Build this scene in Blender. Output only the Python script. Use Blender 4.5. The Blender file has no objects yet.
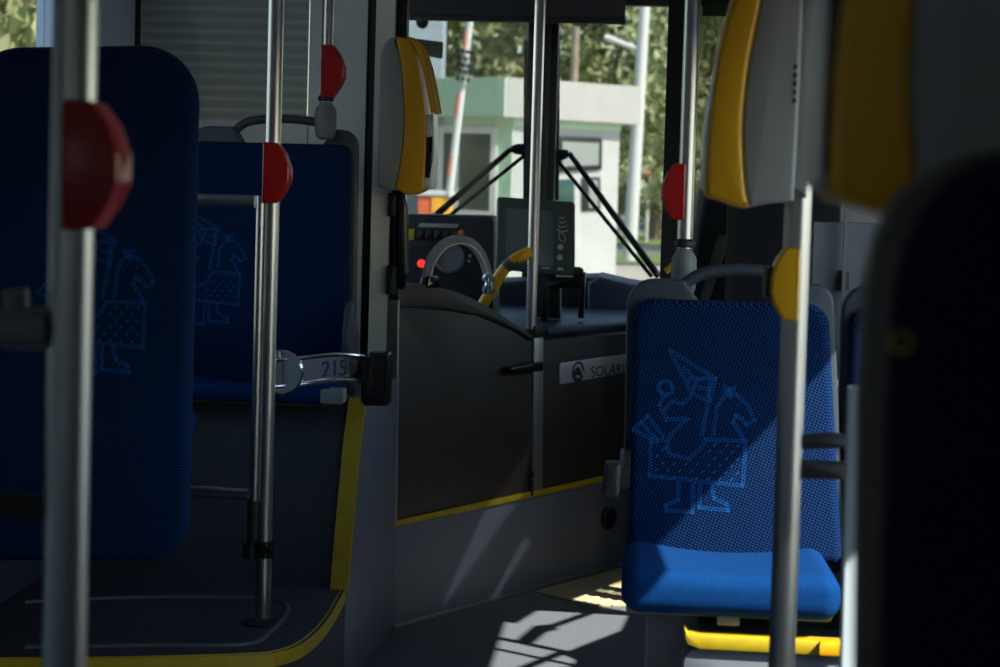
import bpy, bmesh, math, random
from mathutils import Vector, Matrix
random.seed(7)
PI = math.pi
SC = bpy.context.scene
COL = SC.collection

# ------------------------------------------------------------------ camera
F = 1800.0
EYE = Vector((0, 0, 1.35))
PYC = 266.5            # row of the lens axis (vertical lens shift)
psi = math.atan(140 / F); pit = math.atan((PYC - 185.5) / F); rol = math.radians(1.62)
CAMR = Matrix.Rotation(psi, 3, 'Z') @ Matrix.Rotation(PI / 2 - pit, 3, 'X') @ Matrix.Rotation(rol, 3, 'Z')

def hit(px, py, axis, val):
    """the point of the plane  axis = val  seen at a photo pixel"""
    d = CAMR @ Vector(((px - 500) / F, -(py - PYC) / F, -1))
    t = (val - EYE[axis]) / d[axis]
    return EYE + t * d

class Frame:
    """a flat working plane: u along it, v up, w towards the viewer"""
    def __init__(s, o, ex, ey):
        s.o = Vector(o); s.ex = Vector(ex).normalized(); s.ey = Vector(ey).normalized()
        s.n = s.ex.cross(s.ey).normalized()
    def p(s, u, v, w=0): return s.o + s.ex * u + s.ey * v + s.n * w
    def h(s, px, py):
        d = CAMR @ Vector(((px - 500) / F, -(py - PYC) / F, -1))
        t = (s.o - EYE).dot(s.n) / d.dot(s.n)
        q = EYE + d * t - s.o
        return (q.dot(s.ex), q.dot(s.ey))
    def hs(s, pts): return [s.h(*p) for p in pts]
def FY(y): return Frame((0, y, 0), (1, 0, 0), (0, 0, 1))
def FX(x, side=1):      # plane x = const, facing +x (side=1) or -x
    return Frame((x, 0, 0), (0, 1, 0), (0, 0, 1)) if side > 0 else Frame((x, 0, 0), (0, -1, 0), (0, 0, 1))
FLOORF = Frame((0, 0, 0), (1, 0, 0), (0, 1, 0))

# ------------------------------------------------------------------ materials
def new_mat(name):
    m = bpy.data.materials.new(name); m.use_nodes = True
    nt = m.node_tree; b = nt.nodes['Principled BSDF']
    return m, nt, b
def plain(name, col, rough=.5, metal=0, spec=.5, noise=0, nscale=40, bump=0, bscale=300):
    m, nt, b = new_mat(name)
    b.inputs['Base Color'].default_value = (*col, 1); b.inputs['Roughness'].default_value = rough
    b.inputs['Metallic'].default_value = metal; b.inputs['Specular IOR Level'].default_value = spec
    if noise or bump:
        tc = nt.nodes.new('ShaderNodeTexCoord')
    if noise:
        n = nt.nodes.new('ShaderNodeTexNoise'); n.inputs['Scale'].default_value = nscale; n.inputs['Detail'].default_value = 4
        nt.links.new(tc.outputs['Object'], n.inputs['Vector'])
        r = nt.nodes.new('ShaderNodeValToRGB')
        r.color_ramp.elements[0].position = .3; r.color_ramp.elements[1].position = .7
        r.color_ramp.elements[0].color = (*[c * (1 - noise) for c in col], 1)
        r.color_ramp.elements[1].color = (*[min(1, c * (1 + noise)) for c in col], 1)
        nt.links.new(n.outputs['Fac'], r.inputs['Fac']); nt.links.new(r.outputs['Color'], b.inputs['Base Color'])
    if bump:
        n2 = nt.nodes.new('ShaderNodeTexNoise'); n2.inputs['Scale'].default_value = bscale
        nt.links.new(tc.outputs['Object'], n2.inputs['Vector'])
        bp = nt.nodes.new('ShaderNodeBump'); bp.inputs['Strength'].default_value = bump; bp.inputs['Distance'].default_value = .002
        nt.links.new(n2.outputs['Fac'], bp.inputs['Height']); nt.links.new(bp.outputs['Normal'], b.inputs['Normal'])
    return m
def mathn(nt, op, a, b=None):
    n = nt.nodes.new('ShaderNodeMath'); n.operation = op
    for i, x in enumerate((a, b)):
        if x is None: continue
        if isinstance(x, (int, float)): n.inputs[i].default_value = x
        else: nt.links.new(x, n.inputs[i])
    return n.outputs[0]
def fabric(name, dark, light):
    """woven plush: small slanting tufts in a staggered grid"""
    m, nt, b = new_mat(name)
    tc = nt.nodes.new('ShaderNodeTexCoord'); sx = nt.nodes.new('ShaderNodeSeparateXYZ')
    nt.links.new(tc.outputs['Object'], sx.inputs[0])
    X, Y, Z = sx.outputs
    k = 2 * PI / .0095
    zz = mathn(nt, 'SUBTRACT', Z, mathn(nt, 'MULTIPLY', Y, .8))
    a = mathn(nt, 'SINE', mathn(nt, 'MULTIPLY', mathn(nt, 'ADD', X, mathn(nt, 'MULTIPLY', zz, .55)), k))
    c = mathn(nt, 'SINE', mathn(nt, 'MULTIPLY', mathn(nt, 'SUBTRACT', zz, mathn(nt, 'MULTIPLY', X, .35)), k))
    s = mathn(nt, 'MULTIPLY', a, c)
    mr = nt.nodes.new('ShaderNodeMapRange'); mr.inputs[1].default_value = -.35; mr.inputs[2].default_value = .75
    nt.links.new(s, mr.inputs[0])
    mx = nt.nodes.new('ShaderNodeMix'); mx.data_type = 'RGBA'
    mx.inputs[6].default_value = (*dark, 1); mx.inputs[7].default_value = (*light, 1)
    nt.links.new(mr.outputs[0], mx.inputs[0]); nt.links.new(mx.outputs[2], b.inputs['Base Color'])
    b.inputs['Roughness'].default_value = .9; b.inputs['Specular IOR Level'].default_value = .15
    bp = nt.nodes.new('ShaderNodeBump'); bp.inputs['Strength'].default_value = .35; bp.inputs['Distance'].default_value = .002
    nt.links.new(s, bp.inputs['Height']); nt.links.new(bp.outputs['Normal'], b.inputs['Normal'])
    return m
def glass(name, tint=(.93, .96, .95), refl=1.0):
    m = bpy.data.materials.new(name); m.use_nodes = True; nt = m.node_tree; nt.nodes.clear()
    o = nt.nodes.new('ShaderNodeOutputMaterial'); mx = nt.nodes.new('ShaderNodeMixShader')
    t = nt.nodes.new('ShaderNodeBsdfTransparent'); t.inputs[0].default_value = (*tint, 1)
    g = nt.nodes.new('ShaderNodeBsdfGlossy'); g.inputs['Roughness'].default_value = .02
    lw = nt.nodes.new('ShaderNodeLayerWeight')
    f5 = mathn(nt, 'POWER', lw.outputs['Facing'], 5.0)
    f2 = mathn(nt, 'MULTIPLY', mathn(nt, 'ADD', mathn(nt, 'MULTIPLY', f5, .46), .02), refl)
    nt.links.new(f2, mx.inputs[0]); nt.links.new(t.outputs[0], mx.inputs[1]); nt.links.new(g.outputs[0], mx.inputs[2])
    nt.links.new(mx.outputs[0], o.inputs[0]); return m
def emit(name, col, s):
    m, nt, b = new_mat(name)
    b.inputs['Base Color'].default_value = (*col, 1); b.inputs['Emission Color'].default_value = (*col, 1)
    b.inputs['Emission Strength'].default_value = s; return m
def leafmat(name, cols):
    m, nt, b = new_mat(name)
    g = nt.nodes.new('ShaderNodeNewGeometry'); r = nt.nodes.new('ShaderNodeValToRGB')
    nt.links.new(g.outputs['Random Per Island'], r.inputs['Fac'])
    e = r.color_ramp.elements
    while len(e) < len(cols): e.new(.5)
    for i, c in enumerate(cols): e[i].position = i / (len(cols) - 1); e[i].color = (*c, 1)
    nt.links.new(r.outputs['Color'], b.inputs['Base Color']); b.inputs['Roughness'].default_value = .7
    tr = nt.nodes.new('ShaderNodeBsdfTranslucent'); nt.links.new(r.outputs['Color'], tr.inputs[0])
    mx = nt.nodes.new('ShaderNodeMixShader'); mx.inputs[0].default_value = .4
    nt.links.new(b.outputs[0], mx.inputs[1]); nt.links.new(tr.outputs[0], mx.inputs[2])
    nt.links.new(mx.outputs[0], nt.nodes['Material Output'].inputs[0]); return m
def striped(name, c1, c2, axis, period, duty=.5, rough=.6):
    m, nt, b = new_mat(name)
    tc = nt.nodes.new('ShaderNodeTexCoord'); sx = nt.nodes.new('ShaderNodeSeparateXYZ')
    nt.links.new(tc.outputs['Object'], sx.inputs[0])
    f = mathn(nt, 'FRACT', mathn(nt, 'DIVIDE', sx.outputs[axis], period))
    g = mathn(nt, 'GREATER_THAN', f, duty)
    mx = nt.nodes.new('ShaderNodeMix'); mx.data_type = 'RGBA'
    mx.inputs[6].default_value = (*c1, 1); mx.inputs[7].default_value = (*c2, 1)
    nt.links.new(g, mx.inputs[0]); nt.links.new(mx.outputs[2], b.inputs['Base Color'])
    b.inputs['Roughness'].default_value = rough; return m

M = dict(
    blue=fabric('blue_plush', (.0003, .0024, .014), (.0012, .037, .155)),
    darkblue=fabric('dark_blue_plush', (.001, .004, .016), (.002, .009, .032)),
    blueplain=plain('blue_seat_cloth', (.0010, .034, .14), .9, spec=.1, noise=.15, nscale=160, bump=.2, bscale=600),
    stitch=plain('pale_blue_thread', (.010, .095, .34), .9, spec=.1),
    steel=plain('brushed_steel', (.45, .45, .45), .33, 1),
    chrome=plain('chrome', (.75, .75, .75), .12, 1),
    alu=plain('matt_aluminium', (.50, .49, .45), .42, .85),
    red=plain('red_plastic', (.42, .007, .010), .3),
    yellow=plain('yellow_plastic', (.80, .40, .006), .38),
    yellowtrim=plain('yellow_rubber_edge', (.46, .32, .008), .5, noise=.12, nscale=25),
    grey=plain('grey_plastic', (.17, .18, .19), .5, bump=.15, bscale=900),
    greylight=plain('light_grey_plastic', (.31, .32, .32), .5, bump=.1, bscale=900),
    shell=plain('slate_seat_shell', (.036, .048, .066), .5, bump=.1, bscale=700),
    rubber=plain('black_rubber', (.012, .012, .013), .55),
    blackgloss=plain('black_gloss', (.010, .010, .011), .18),
    black=plain('black_matt', (.014, .015, .016), .5),
    panel=plain('grey_wall_panel', (.15, .165, .195), .5, noise=.06, nscale=6),
    panellt=plain('pale_grey_wall', (.80, .82, .80), .5),
    carpet=plain('dark_wheel_box_lining', (.030, .038, .050), .8, noise=.1, nscale=40),
    postlt=plain('pale_corner_post', (.90, .87, .74), .45),
    podium=plain('podium_vinyl', (.030, .040, .055), .6, noise=.12, nscale=90),
    podline=plain('podium_hatch_edge', (.09, .10, .11), .5),
    cab=plain('dark_cab_panel', (.042, .035, .027), .48, noise=.05, nscale=8, bump=.25, bscale=1200),
    floor=plain('speckled_floor', (.112, .130, .152), .55, noise=.32, nscale=220, bump=.1, bscale=500),
    beige=plain('beige_step', (.42, .37, .20), .6, noise=.1, nscale=60),
    rib=plain('beige_rib', (.62, .55, .36), .55),
    dash=plain('navy_dashboard', (.022, .032, .055), .45, bump=.1, bscale=500),
    navy=plain('dark_navy_cover', (.010, .014, .022), .55),
    seatdark=plain('shaded_seat_shell', (.010, .016, .026), .7),
    brown=plain('brown_edge', (.085, .068, .060), .5),
    screen=plain('screen_glass', (.060, .085, .080), .4),
    iconw=plain('pale_print', (.55, .60, .58), .5),
    ceil=plain('ceiling_panel', (.62, .62, .60), .6),
    wallin=plain('interior_wall', (.42, .43, .44), .5),
    pillar=plain('pale_blue_pillar', (.66, .76, .86), .5),
    glass=glass('clear_glass'),
    glassd=glass('side_glass', (.78, .80, .80)),
    windscreen=glass('tinted_windscreen', (.60, .62, .61)),
    darkglass=glass('streak_dimming_glass', (.22, .23, .26), .3),
    plexi=glass('plexi_screen', (.92, .94, .94), .12),
    blind=plain('roller_blind', (.028, .029, .031), .6),
    redlamp=emit('red_lamp', (1, .03, .02), 1.6),
    orange=plain('orange_paint', (.72, .13, .05), .5),
    fadedred=plain('faded_red_paint', (.60, .22, .17), .5),
    concrete=plain('pale_concrete', (.33, .38, .42), .8, noise=.06, nscale=2),
    amber=plain('amber_paint', (.85, .40, .03), .5),
    white=plain('white_paint', (.70, .70, .68), .5),
    whitewall=plain('white_render', (.50, .50, .48), .7, noise=.05, nscale=1.5),
    fascia=plain('pale_fascia', (.44, .425, .40), .6, noise=.04, nscale=2),
    green=plain('sage_green', (.52, .72, .53), .6, noise=.05, nscale=1.5),
    greenlt=plain('pale_sage', (.50, .64, .50), .6),
    boothglass=plain('booth_glass', (.05, .065, .06), .08),
    display=plain('touch_screen', (.13, .165, .155), .3),
    boothpale=plain('pale_window', (.26, .29, .28), .15),
    teal=plain('teal_pane', (.02, .07, .06), .1),
    lamp=plain('galvanised_post', (.62, .62, .60), .45, .0),
    wood=plain('timber_post', (.30, .24, .18), .8, noise=.2, nscale=3),
    bark=plain('bark', (.20, .155, .11), .9, noise=.35, nscale=4),
    grass=plain('grass', (.16, .22, .06), .9, noise=.35, nscale=1.2),
    road=plain('asphalt', (.17, .165, .16), .9, noise=.08, nscale=2),
    tarmac=plain('tarmac', (.075, .08, .09), .9, noise=.1, nscale=2),
    pave=plain('pavement', (.42, .38, .32), .9, noise=.08, nscale=2),
    signgreen=plain('green_sign', (.015, .075, .012), .5),
    signtext=plain('dark_green_print', (.008, .040, .007), .5),
    signdark=plain('dark_sign', (.085, .085, .085), .5),
    plate=plain('satin_plate', (.70, .69, .67), .42, .55),
    ink=plain('dark_ink', (.030, .030, .030), .5),
    inkblue=plain('blue_ink', (.010, .025, .14), .4),
    slat=striped('slatted_sheet', (.66, .66, .60), (.84, .84, .76), 2, .034, .62),
    leafA=leafmat('olive_leaves', [(.20, .23, .08), (.34, .37, .14), (.52, .50, .24), (.66, .58, .34)]),
    leafB=leafmat('pale_leaves', [(.30, .34, .14), (.45, .48, .24), (.58, .60, .34), (.70, .68, .45)]),
    leafC=leafmat('deep_leaves', [(.14, .18, .07), (.24, .29, .11), (.38, .41, .18), (.55, .52, .28)]),
    redcar=plain('red_car_paint', (.55, .06, .05), .4),
)

# ------------------------------------------------------------------ mesh building
class MB:
    def __init__(s): s.bm = bmesh.new()
    def face(s, vs):
        try: return s.bm.faces.new(vs)
        except ValueError: return None
    def rings(s, rings, cap0=True, cap1=True, closed=True):
        R = [[s.bm.verts.new(p) for p in r] for r in rings]
        for a, b in zip(R, R[1:]):
            n = len(a)
            for i in range(n if closed else n - 1):
                j = (i + 1) % n
                s.face((a[i], a[j], b[j], b[i]))
        if cap0: s.face(list(reversed(R[0])))
        if cap1: s.face(R[-1])
        return s
    def prism(s, fr, pts, w0, w1, bev=0, seg=2):
        """outline pts (u,v) in the frame between depths w0 < w1, rims rounded by bev"""
        A = sum(p[0] * q[1] - q[0] * p[1] for p, q in zip(pts, pts[1:] + pts[:1]))
        if A < 0: pts = list(reversed(pts))
        prof = [(0, w0), (0, w1)]
        if bev:
            bev = min(bev, (w1 - w0) * .49)
            lo = [(bev * (1 - math.sin(t)), w0 + bev * (1 - math.cos(t))) for t in [PI / 2 * i / seg for i in range(seg + 1)]]
            hi = [(bev * (1 - math.cos(t)), w1 - bev * (1 - math.sin(t))) for t in [PI / 2 * i / seg for i in range(seg + 1)]]
            prof = lo + hi
        rs = []
        for ins, w in prof:
            q = inset(pts, ins) if ins else pts
            rs.append([fr.p(u, v, w) for u, v in q])
        return s.rings(rs)
    def box(s, lo, hi, bev=0):
        fr = Frame((0, 0, 0), (1, 0, 0), (0, 1, 0))
        return s.prism(fr, [(lo[0], lo[1]), (hi[0], lo[1]), (hi[0], hi[1]), (lo[0], hi[1])], lo[2], hi[2], bev)
    def tube(s, pts, r, seg=14, smooth=0, flat=1.0):
        P = [Vector(p) for p in pts]
        if smooth: P = catmull(P, smooth)
        rad = r if isinstance(r, (list, tuple)) else [r] * len(P)
        if len(rad) != len(P):
            rad = [rad[min(len(rad) - 1, int(i * (len(rad) - 1) / (len(P) - 1) + .5))] for i in range(len(P))]
        T = [(P[min(i + 1, len(P) - 1)] - P[max(i - 1, 0)]).normalized() for i in range(len(P))]
        a = Vector((0, 0, 1)) if abs(T[0].z) < .9 else Vector((1, 0, 0))
        x = T[0].cross(a).normalized(); rs = []
        for i, p in enumerate(P):
            x = (x - T[i] * x.dot(T[i])).normalized(); y = T[i].cross(x)
            rs.append([p + (x * math.cos(t) + y * math.sin(t) * flat) * rad[i] for t in [2 * PI * k / seg for k in range(seg)]])
        return s.rings(rs)
    def lathe(s, base, prof, seg=24, axis=(0, 0, 1)):
        ax = Vector(axis).normalized(); a = Vector((1, 0, 0)) if abs(ax.x) < .9 else Vector((0, 1, 0))
        x = (a - ax * a.dot(ax)).normalized(); y = ax.cross(x); b = Vector(base)
        return s.rings([[b + ax * h + (x * math.cos(t) + y * math.sin(t)) * max(r, 1e-4) for t in [2 * PI * k / seg for k in range(seg)]] for r, h in prof])
    def build(s, name, mat, parent=None, flat=False, ang=35):
        bmesh.ops.recalc_face_normals(s.bm, faces=s.bm.faces[:])
        me = bpy.data.meshes.new(name); s.bm.to_mesh(me); s.bm.free()
        if not flat:
            for p in me.polygons: p.use_smooth = True
            me.set_sharp_from_angle(angle=math.radians(ang))
        me.materials.append(M[mat])
        o = bpy.data.objects.new(name, me); COL.objects.link(o)
        if parent: adopt(o, parent)
        return o
def adopt(o, parent):
    o.parent = parent
    o.matrix_parent_inverse = Matrix.Translation(-Vector(parent.location)) if parent.parent is None else Matrix.Identity(4)
def inset(pts, d):
    n = len(pts); out = []
    for i in range(n):
        p0, p, p1 = Vector(pts[i - 1]), Vector(pts[i]), Vector(pts[(i + 1) % n])
        e0, e1 = (p - p0), (p1 - p)
        if e0.length < 1e-9 or e1.length < 1e-9: out.append(tuple(p)); continue
        e0.normalize(); e1.normalize()
        n0, n1 = Vector((-e0.y, e0.x)), Vector((-e1.y, e1.x))
        m = n0 + n1
        k = m.length_squared / 2
        out.append(tuple(p + m * (d / max(k, .35))))
    return out
def fillet(pts, rad, seg=8):
    n = len(pts); out = []
    for i in range(n):
        r = rad[i] if isinstance(rad, (list, tuple)) else rad
        p0, p, p1 = Vector(pts[i - 1]), Vector(pts[i]), Vector(pts[(i + 1) % n])
        if r <= 0: out.append(tuple(p)); continue
        a, b = (p0 - p).normalized(), (p1 - p).normalized()
        ang = a.angle(b); t = r / math.tan(ang / 2)
        A, B = p + a * t, p + b * t
        c = p + (a + b).normalized() * (r / math.sin(ang / 2))
        va, vb = A - c, B - c
        tot = va.angle(vb); sgn = 1 if va.cross(vb) > 0 else -1
        for k in range(seg + 1):
            th = sgn * tot * k / seg
            out.append((c.x + va.x * math.cos(th) - va.y * math.sin(th), c.y + va.x * math.sin(th) + va.y * math.cos(th)))
    return out
def catmull(P, n):
    P = [Vector(p) for p in P]; out = []
    for i in range(len(P) - 1):
        p0, p1, p2, p3 = P[max(i - 1, 0)], P[i], P[i + 1], P[min(i + 2, len(P) - 1)]
        for k in range(n):
            t = k / n
            out.append(.5 * ((2 * p1) + (p2 - p0) * t + (2 * p0 - 5 * p1 + 4 * p2 - p3) * t * t + (3 * p1 - p0 - 3 * p2 + p3) * t ** 3))
    out.append(P[-1]); return out
def smooth2(pts, n=6): return [(p.x, p.y) for p in catmull([Vector((a, b, 0)) for a, b in pts], n)]
def tag(o, label=None, cat=None, group=None, kind=None):
    if label: o['label'] = label
    if cat: o['category'] = cat
    if group: o['group'] = group
    if kind: o['kind'] = kind
    return o
def thing(name, loc, label, cat, group=None):
    o = bpy.data.objects.new(name, None); COL.objects.link(o); o.location = loc; o.empty_display_size = .05
    return tag(o, label, cat, group)
def text(name, body, fr, u, v, w, size, mat, parent, extrude=.0004, flipx=False, sx=1):
    cu = bpy.data.curves.new(name, 'FONT'); cu.body = body; cu.size = size; cu.extrude = extrude
    t = bpy.data.objects.new(name + '_tmp', cu); COL.objects.link(t)
    dg = bpy.context.evaluated_depsgraph_get()
    me = bpy.data.meshes.new_from_object(t.evaluated_get(dg))
    bpy.data.objects.remove(t)
    for vt in me.vertices:
        vt.co = fr.p(u + vt.co.x * sx * (-1 if flipx else 1), v + vt.co.y, w + vt.co.z)
    me.materials.clear(); me.materials.append(M[mat])
    o = bpy.data.objects.new(name, me); COL.objects.link(o); adopt(o, parent); return o
def struct(o, label=None, cat=None): return tag(o, label, cat, kind='structure')

# ------------------------------------------------------------------ room shell
PO_Y = hit(393, 628, 2, 0).y
XL, XR = -1.55, .88
YB, YF = -3.0, 7.6
ZC = 2.35
struct(MB().box((XL - .05, YB, -.12), (XR + .05, YF, 0)).build('floor', 'floor', flat=True), 'speckled grey bus floor', 'floor')
struct(MB().box((XL - .05, YB, ZC), (XR + .05, YF, ZC + .06)).build('ceiling', 'ceil', flat=True), 'grey bus ceiling', 'ceiling')
struct(MB().box((XL - .05, YB - .06, 0), (XR + .05, YB, ZC)).build('wall_back', 'wallin', flat=True), 'grey rear wall of the bus', 'wall')

def wall_with_holes(name, x0, x1, yr, zr, holes, mat, label):
    """a side wall from boxes around rectangular window openings (y0,y1,z0,z1)"""
    mb = MB(); ys = sorted({yr[0], yr[1], *[h[0] for h in holes], *[h[1] for h in holes]})
    for a, b in zip(ys, ys[1:]):
        hs = sorted([h for h in holes if h[0] <= a + 1e-6 and h[1] >= b - 1e-6], key=lambda h: h[2])
        z = zr[0]
        for h in hs:
            if h[2] > z: mb.box((x0, a, z), (x1, b, h[2]))
            z = h[3]
        if z < zr[1]: mb.box((x0, a, z), (x1, b, zr[1]))
    return struct(mb.build(name, mat, flat=True), label, 'wall')
LH = [(-2.4, -1.2, 1.0, 2.0), (3.82, 4.64, 1.0, 2.2)]
wall_with_holes('wall_left', XL - .05, XL, (YB, YF), (-.1, ZC), LH + [(5.6, 7.4, 1.15, 2.1)], 'pillar', 'left side wall of the bus with windows')
RH = [(1.75, 3.75, .78, 1.66), (4.05, 5.70, .98, 2.02), (6.1, 7.4, 1.0, 2.0), (-2.7, -2.2, 1.3, 1.9)]
wall_with_holes('wall_right', XR, XR + .05, (YB, YF), (-.1, ZC), RH, 'wallin', 'right side wall of the bus')
k = 1
for (a, b, c, d) in LH:
    struct(MB().box((XL - .032, a, c), (XL - .026, b, d)).build('window_%d' % k, 'glassd', flat=True), 'left side window pane', 'window'); k += 1
struct(MB().box((XR + .022, RH[0][0], RH[0][2]), (XR + .028, RH[0][1], RH[0][3])).build('window_%d' % k, 'glass', flat=True), 'right side window pane', 'window'); k += 1
# added unseen panels in the right wall, cut to shape the sun patches
db = MB()
FXr = FX(XR + .02)
def DW(pts): return [(y - .024, z + .046) for y, z in pts]
for poly in ([(4.0, .85), (4.0, 1.40), (4.27, 1.345), (4.30, 1.29), (4.43, 1.17), (4.50, 1.165), (4.53, 1.215), (4.65, 1.16), (4.94, 1.02), (5.15, .995), (5.75, .995), (5.75, .85)],
             [(4.77, 1.405), (4.985, 1.34), (5.15, 1.0), (5.20, 1.0), (5.20, 1.22), (5.62, 1.03), (5.75, 1.03), (5.75, 1.50), (4.77, 1.50)],
             [(4.25, 1.37), (4.25, 1.34), (4.55, 1.205), (4.55, 1.23)],
             [(4.80, 1.295), (4.80, 1.27), (5.12, 1.115), (5.12, 1.14)], [(4.545, 1.0), (4.575, 1.0), (4.575, 1.50), (4.545, 1.50)],
             [(4.425, 1.0), (4.445, 1.0), (4.445, 1.5), (4.425, 1.5)], [(4.57, 1.38), (4.57, 1.33), (4.74, 1.29), (4.80, 1.25), (4.84, 1.28), (4.79, 1.33)]):
    db.prism(FXr, DW(poly), -.006, .006)
def keyhole(rect, hole):
    (y0, y1, z0, z1) = rect
    hole = list(hole)
    Ah = sum(p[0] * q[1] - q[0] * p[1] for p, q in zip(hole, hole[1:] + hole[:1]))
    if Ah > 0: hole.reverse()
    k = min(range(len(hole)), key=lambda i: hole[i][0] - hole[i][1]); hole = hole[k:] + hole[:k]
    return [(y0, z1)] + [(y0, z0), (y1, z0), (y1, z1), (y0 + .0005, z1)] + hole + [hole[0]]
db.prism(FXr, [(4.0, 1.495), (5.75, 1.495), (5.75, 1.54), (4.0, 1.54)], -.006, .006)
for rect, hole in (((4.0, 5.75, 1.54, 1.70), [(5.22, 1.60), (5.16, 1.64), (4.95, 1.572), (5.01, 1.555)]),
                   ((4.0, 5.75, 1.70, 2.06), [(5.13, 1.80), (5.19, 1.93), (4.91, 1.90), (4.66, 1.745)])):  # slits cut so that sun streaks land on the cab wall
    pts = keyhole(rect, hole)
    vs = [db.bm.verts.new(FXr.p(a, b, .004)) for a, b in pts]
    db.bm.faces.new(vs)
struct(MB().box((XR + .03, 4.0, 1.5), (XR + .034, 5.75, 2.05)).build('window_9', 'darkglass', flat=True), 'unseen dark glass added to dim the sun streaks', 'window')  # added unseen pane, weakens the sun coming through the slits
struct(db.build('sun_mask', 'black'), 'unseen black panels added to shape the sun patches', 'door')

struct(MB().box((XL, 1.8, .05), (XL + .012, PO_Y - .0, .98)).build('wall_left_lining', 'carpet', flat=True), 'dark lining of the left wall below the windows', 'wall')
# front wall and windscreen
fw = MB()
fw.box((XL, YF, -.3), (XR, YF + .06, .92)); fw.box((XL, YF, 2.12), (XR, YF + .06, ZC))
fw.box((XL - .05, YF, .9), (XL + .08, YF + .06, 2.2)); fw.box((XR - .06, YF, .9), (XR + .05, YF + .06, 2.2))
struct(fw.build('wall_front', 'black', flat=True), 'black front wall around the windscreen', 'wall')
WS = FY(YF)
a = WS.h(527, 100)[0]; b = WS.h(557, 100)[0]
struct(MB().box((XL + .08, YF + .035, .92), (a + .04, YF + .041, 2.12)).build('window_6', 'windscreen', flat=True), 'left half of the windscreen', 'window')
struct(MB().box((b - .04, YF + .035, .92), (XR - .06, YF + .041, 2.12)).build('window_7', 'windscreen', flat=True), 'right half of the windscreen', 'window')
mull = MB()
mull.box((a, YF - .02, .92), (b, YF + .05, 2.12), .006)
mull.box((a + .04, YF - .04, .92), (a + .055, YF - .015, 2.12)); mull.box((b - .05, YF - .045, .92), (b - .03, YF - .015, 2.12), .004)
struct(mull.build('trim_1', 'rubber'), 'black centre bar of the windscreen', 'trim')

# ------------------------------------------------------------------ poles and their fittings
def pole_x(px, py, y): return hit(px, py, 1, y)
def stop_button(px0, px1, py0, py1, y, side, label, mat='red', group=None):
    """flat-sided request button clamped to a pole; side=+1 bulges to the right"""
    fr = FY(y)
    u0, vt = fr.h(px0, py0); u1, vb = fr.h(px1, py1)
    h = vt - vb; w = (u1 - u0); zc = (vt + vb) / 2
    ub, uo = (u0, u1) if side > 0 else (u1, u0)
    W = uo - ub
    out = [(ub, zc + h * .5), (ub + W * .52, zc + h * .49), (ub + W * .80, zc + h * .33), (ub + W, zc + h * .10), (ub + W, zc - h * .14),
           (ub + W * .84, zc - h * .30), (ub + W * .55, zc - h * .49), (ub, zc - h * .5)]
    t = thing('stop_button', fr.p(ub, zc, 0), label, 'stop button', group)
    MB().prism(fr, fillet(out, [.003, .006, .01, .02, .02, .01, .006, .003], 5), -.026, .026, .005, 3).build('housing', mat, t)
    # push cap set along the outer edge
    cap = [(ub + W * .86, zc + h * .20), (ub + W * 1.04, zc + h * .09), (ub + W * 1.05, zc - h * .12), (ub + W * .88, zc - h * .22)]
    if mat == 'yellow':
        cap = [(ub + W * .9, zc + h * .24), (ub + W * 1.22, zc + h * .21), (ub + W * 1.22, zc - h * .19), (ub + W * .9, zc - h * .22)]
    MB().prism(fr, cap, -.016, .016, .004).build('push_cap', 'signgreen' if mat == 'yellow' else 'red', t)
    cl = MB(); cl.tube([fr.p(ub - W * .15, zc + h * .46), fr.p(ub - W * .15, zc + h * .3)], .0235); cl.tube([fr.p(ub - W * .15, zc - h * .3), fr.p(ub - W * .15, zc - h * .46)], .0235)
    return t

# near left pole with its two side rails
y1 = 1.6
p = pole_x(70, 330, y1); r1 = .0200
t = thing('grab_pole', (p.x, y1, 0), 'nearest chrome grab pole at the left with two dark side rails', 'pole')
MB().tube([(p.x, y1, 0.0), (p.x, y1, ZC)], r1, 24).build('tube', 'steel', t)
for a, b, rr in ((292, 348, .0175), (506, 507, .012)):
    zz = hit(20, 328 if a == 292 else 506, 1, y1).z
    m = MB(); m.tube([(p.x - .022, y1, zz), (p.x - .9, y1 + .02, zz)], rr, 16)
    if a == 292:
        m.tube([(p.x - .018, y1, zz), (p.x - .06, y1, zz)], rr * 1.12, 16)
        m.tube([(p.x - .048, y1, zz), (p.x - .052, y1, zz + .035)], .012, 12)
    m.build('side_rail', 'rubber' if a != 292 else 'grey', t)
stop_button(70, 124, 100, 231, y1 - .002, 1, 'blurred red stop button on the nearest left pole', group=None)

# second pole on the podium, with a railing frame
y2 = 4.2
p2 = pole_x(269, 330, y2)
t2 = thing('grab_pole', (p2.x, y2, .29), 'chrome grab pole standing on the left podium with a railing frame', 'pole')
MB().tube([(p2.x, y2, .29), (p2.x, y2, ZC)], .0185, 20).build('tube', 'steel', t2)
fr = FY(y2)
zt = fr.h(230, 201)[1]; zb = fr.h(225, 493)[1]; xr = p2.x - .020
m = MB()
m.tube([(-1.5, y2 + .02, zt), (xr - .02, y2, zt)], .0155, 16)
m.build('upper_rail', 'steel', t2)
m = MB(); m.tube([(-1.5, y2 + .02, zb), (xr - .02, y2, zb)], .0145, 16); m.build('lower_rail', 'steel', t2)
m = MB(); m.tube([(xr - .004, y2 - .012, zt + .014), (xr - .004, y2 - .012, zb - .012)], .0105, 14); m.build('rail_upright', 'steel', t2)
z0 = fr.h(255, 500)[1]; z1 = fr.h(255, 545)[1]
MB().tube([(p2.x - .026, y2, z0), (p2.x - .024, y2, z1)], .0165, 14).build('sleeve', 'rubber', t2)
MB().tube([(p2.x - .024, y2, z0 + .003), (p2.x - .024, y2, z0 - .002)], .0175, 14).build('sleeve_ring', 'red', t2)
z2 = fr.h(255, 548)[1]
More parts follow.
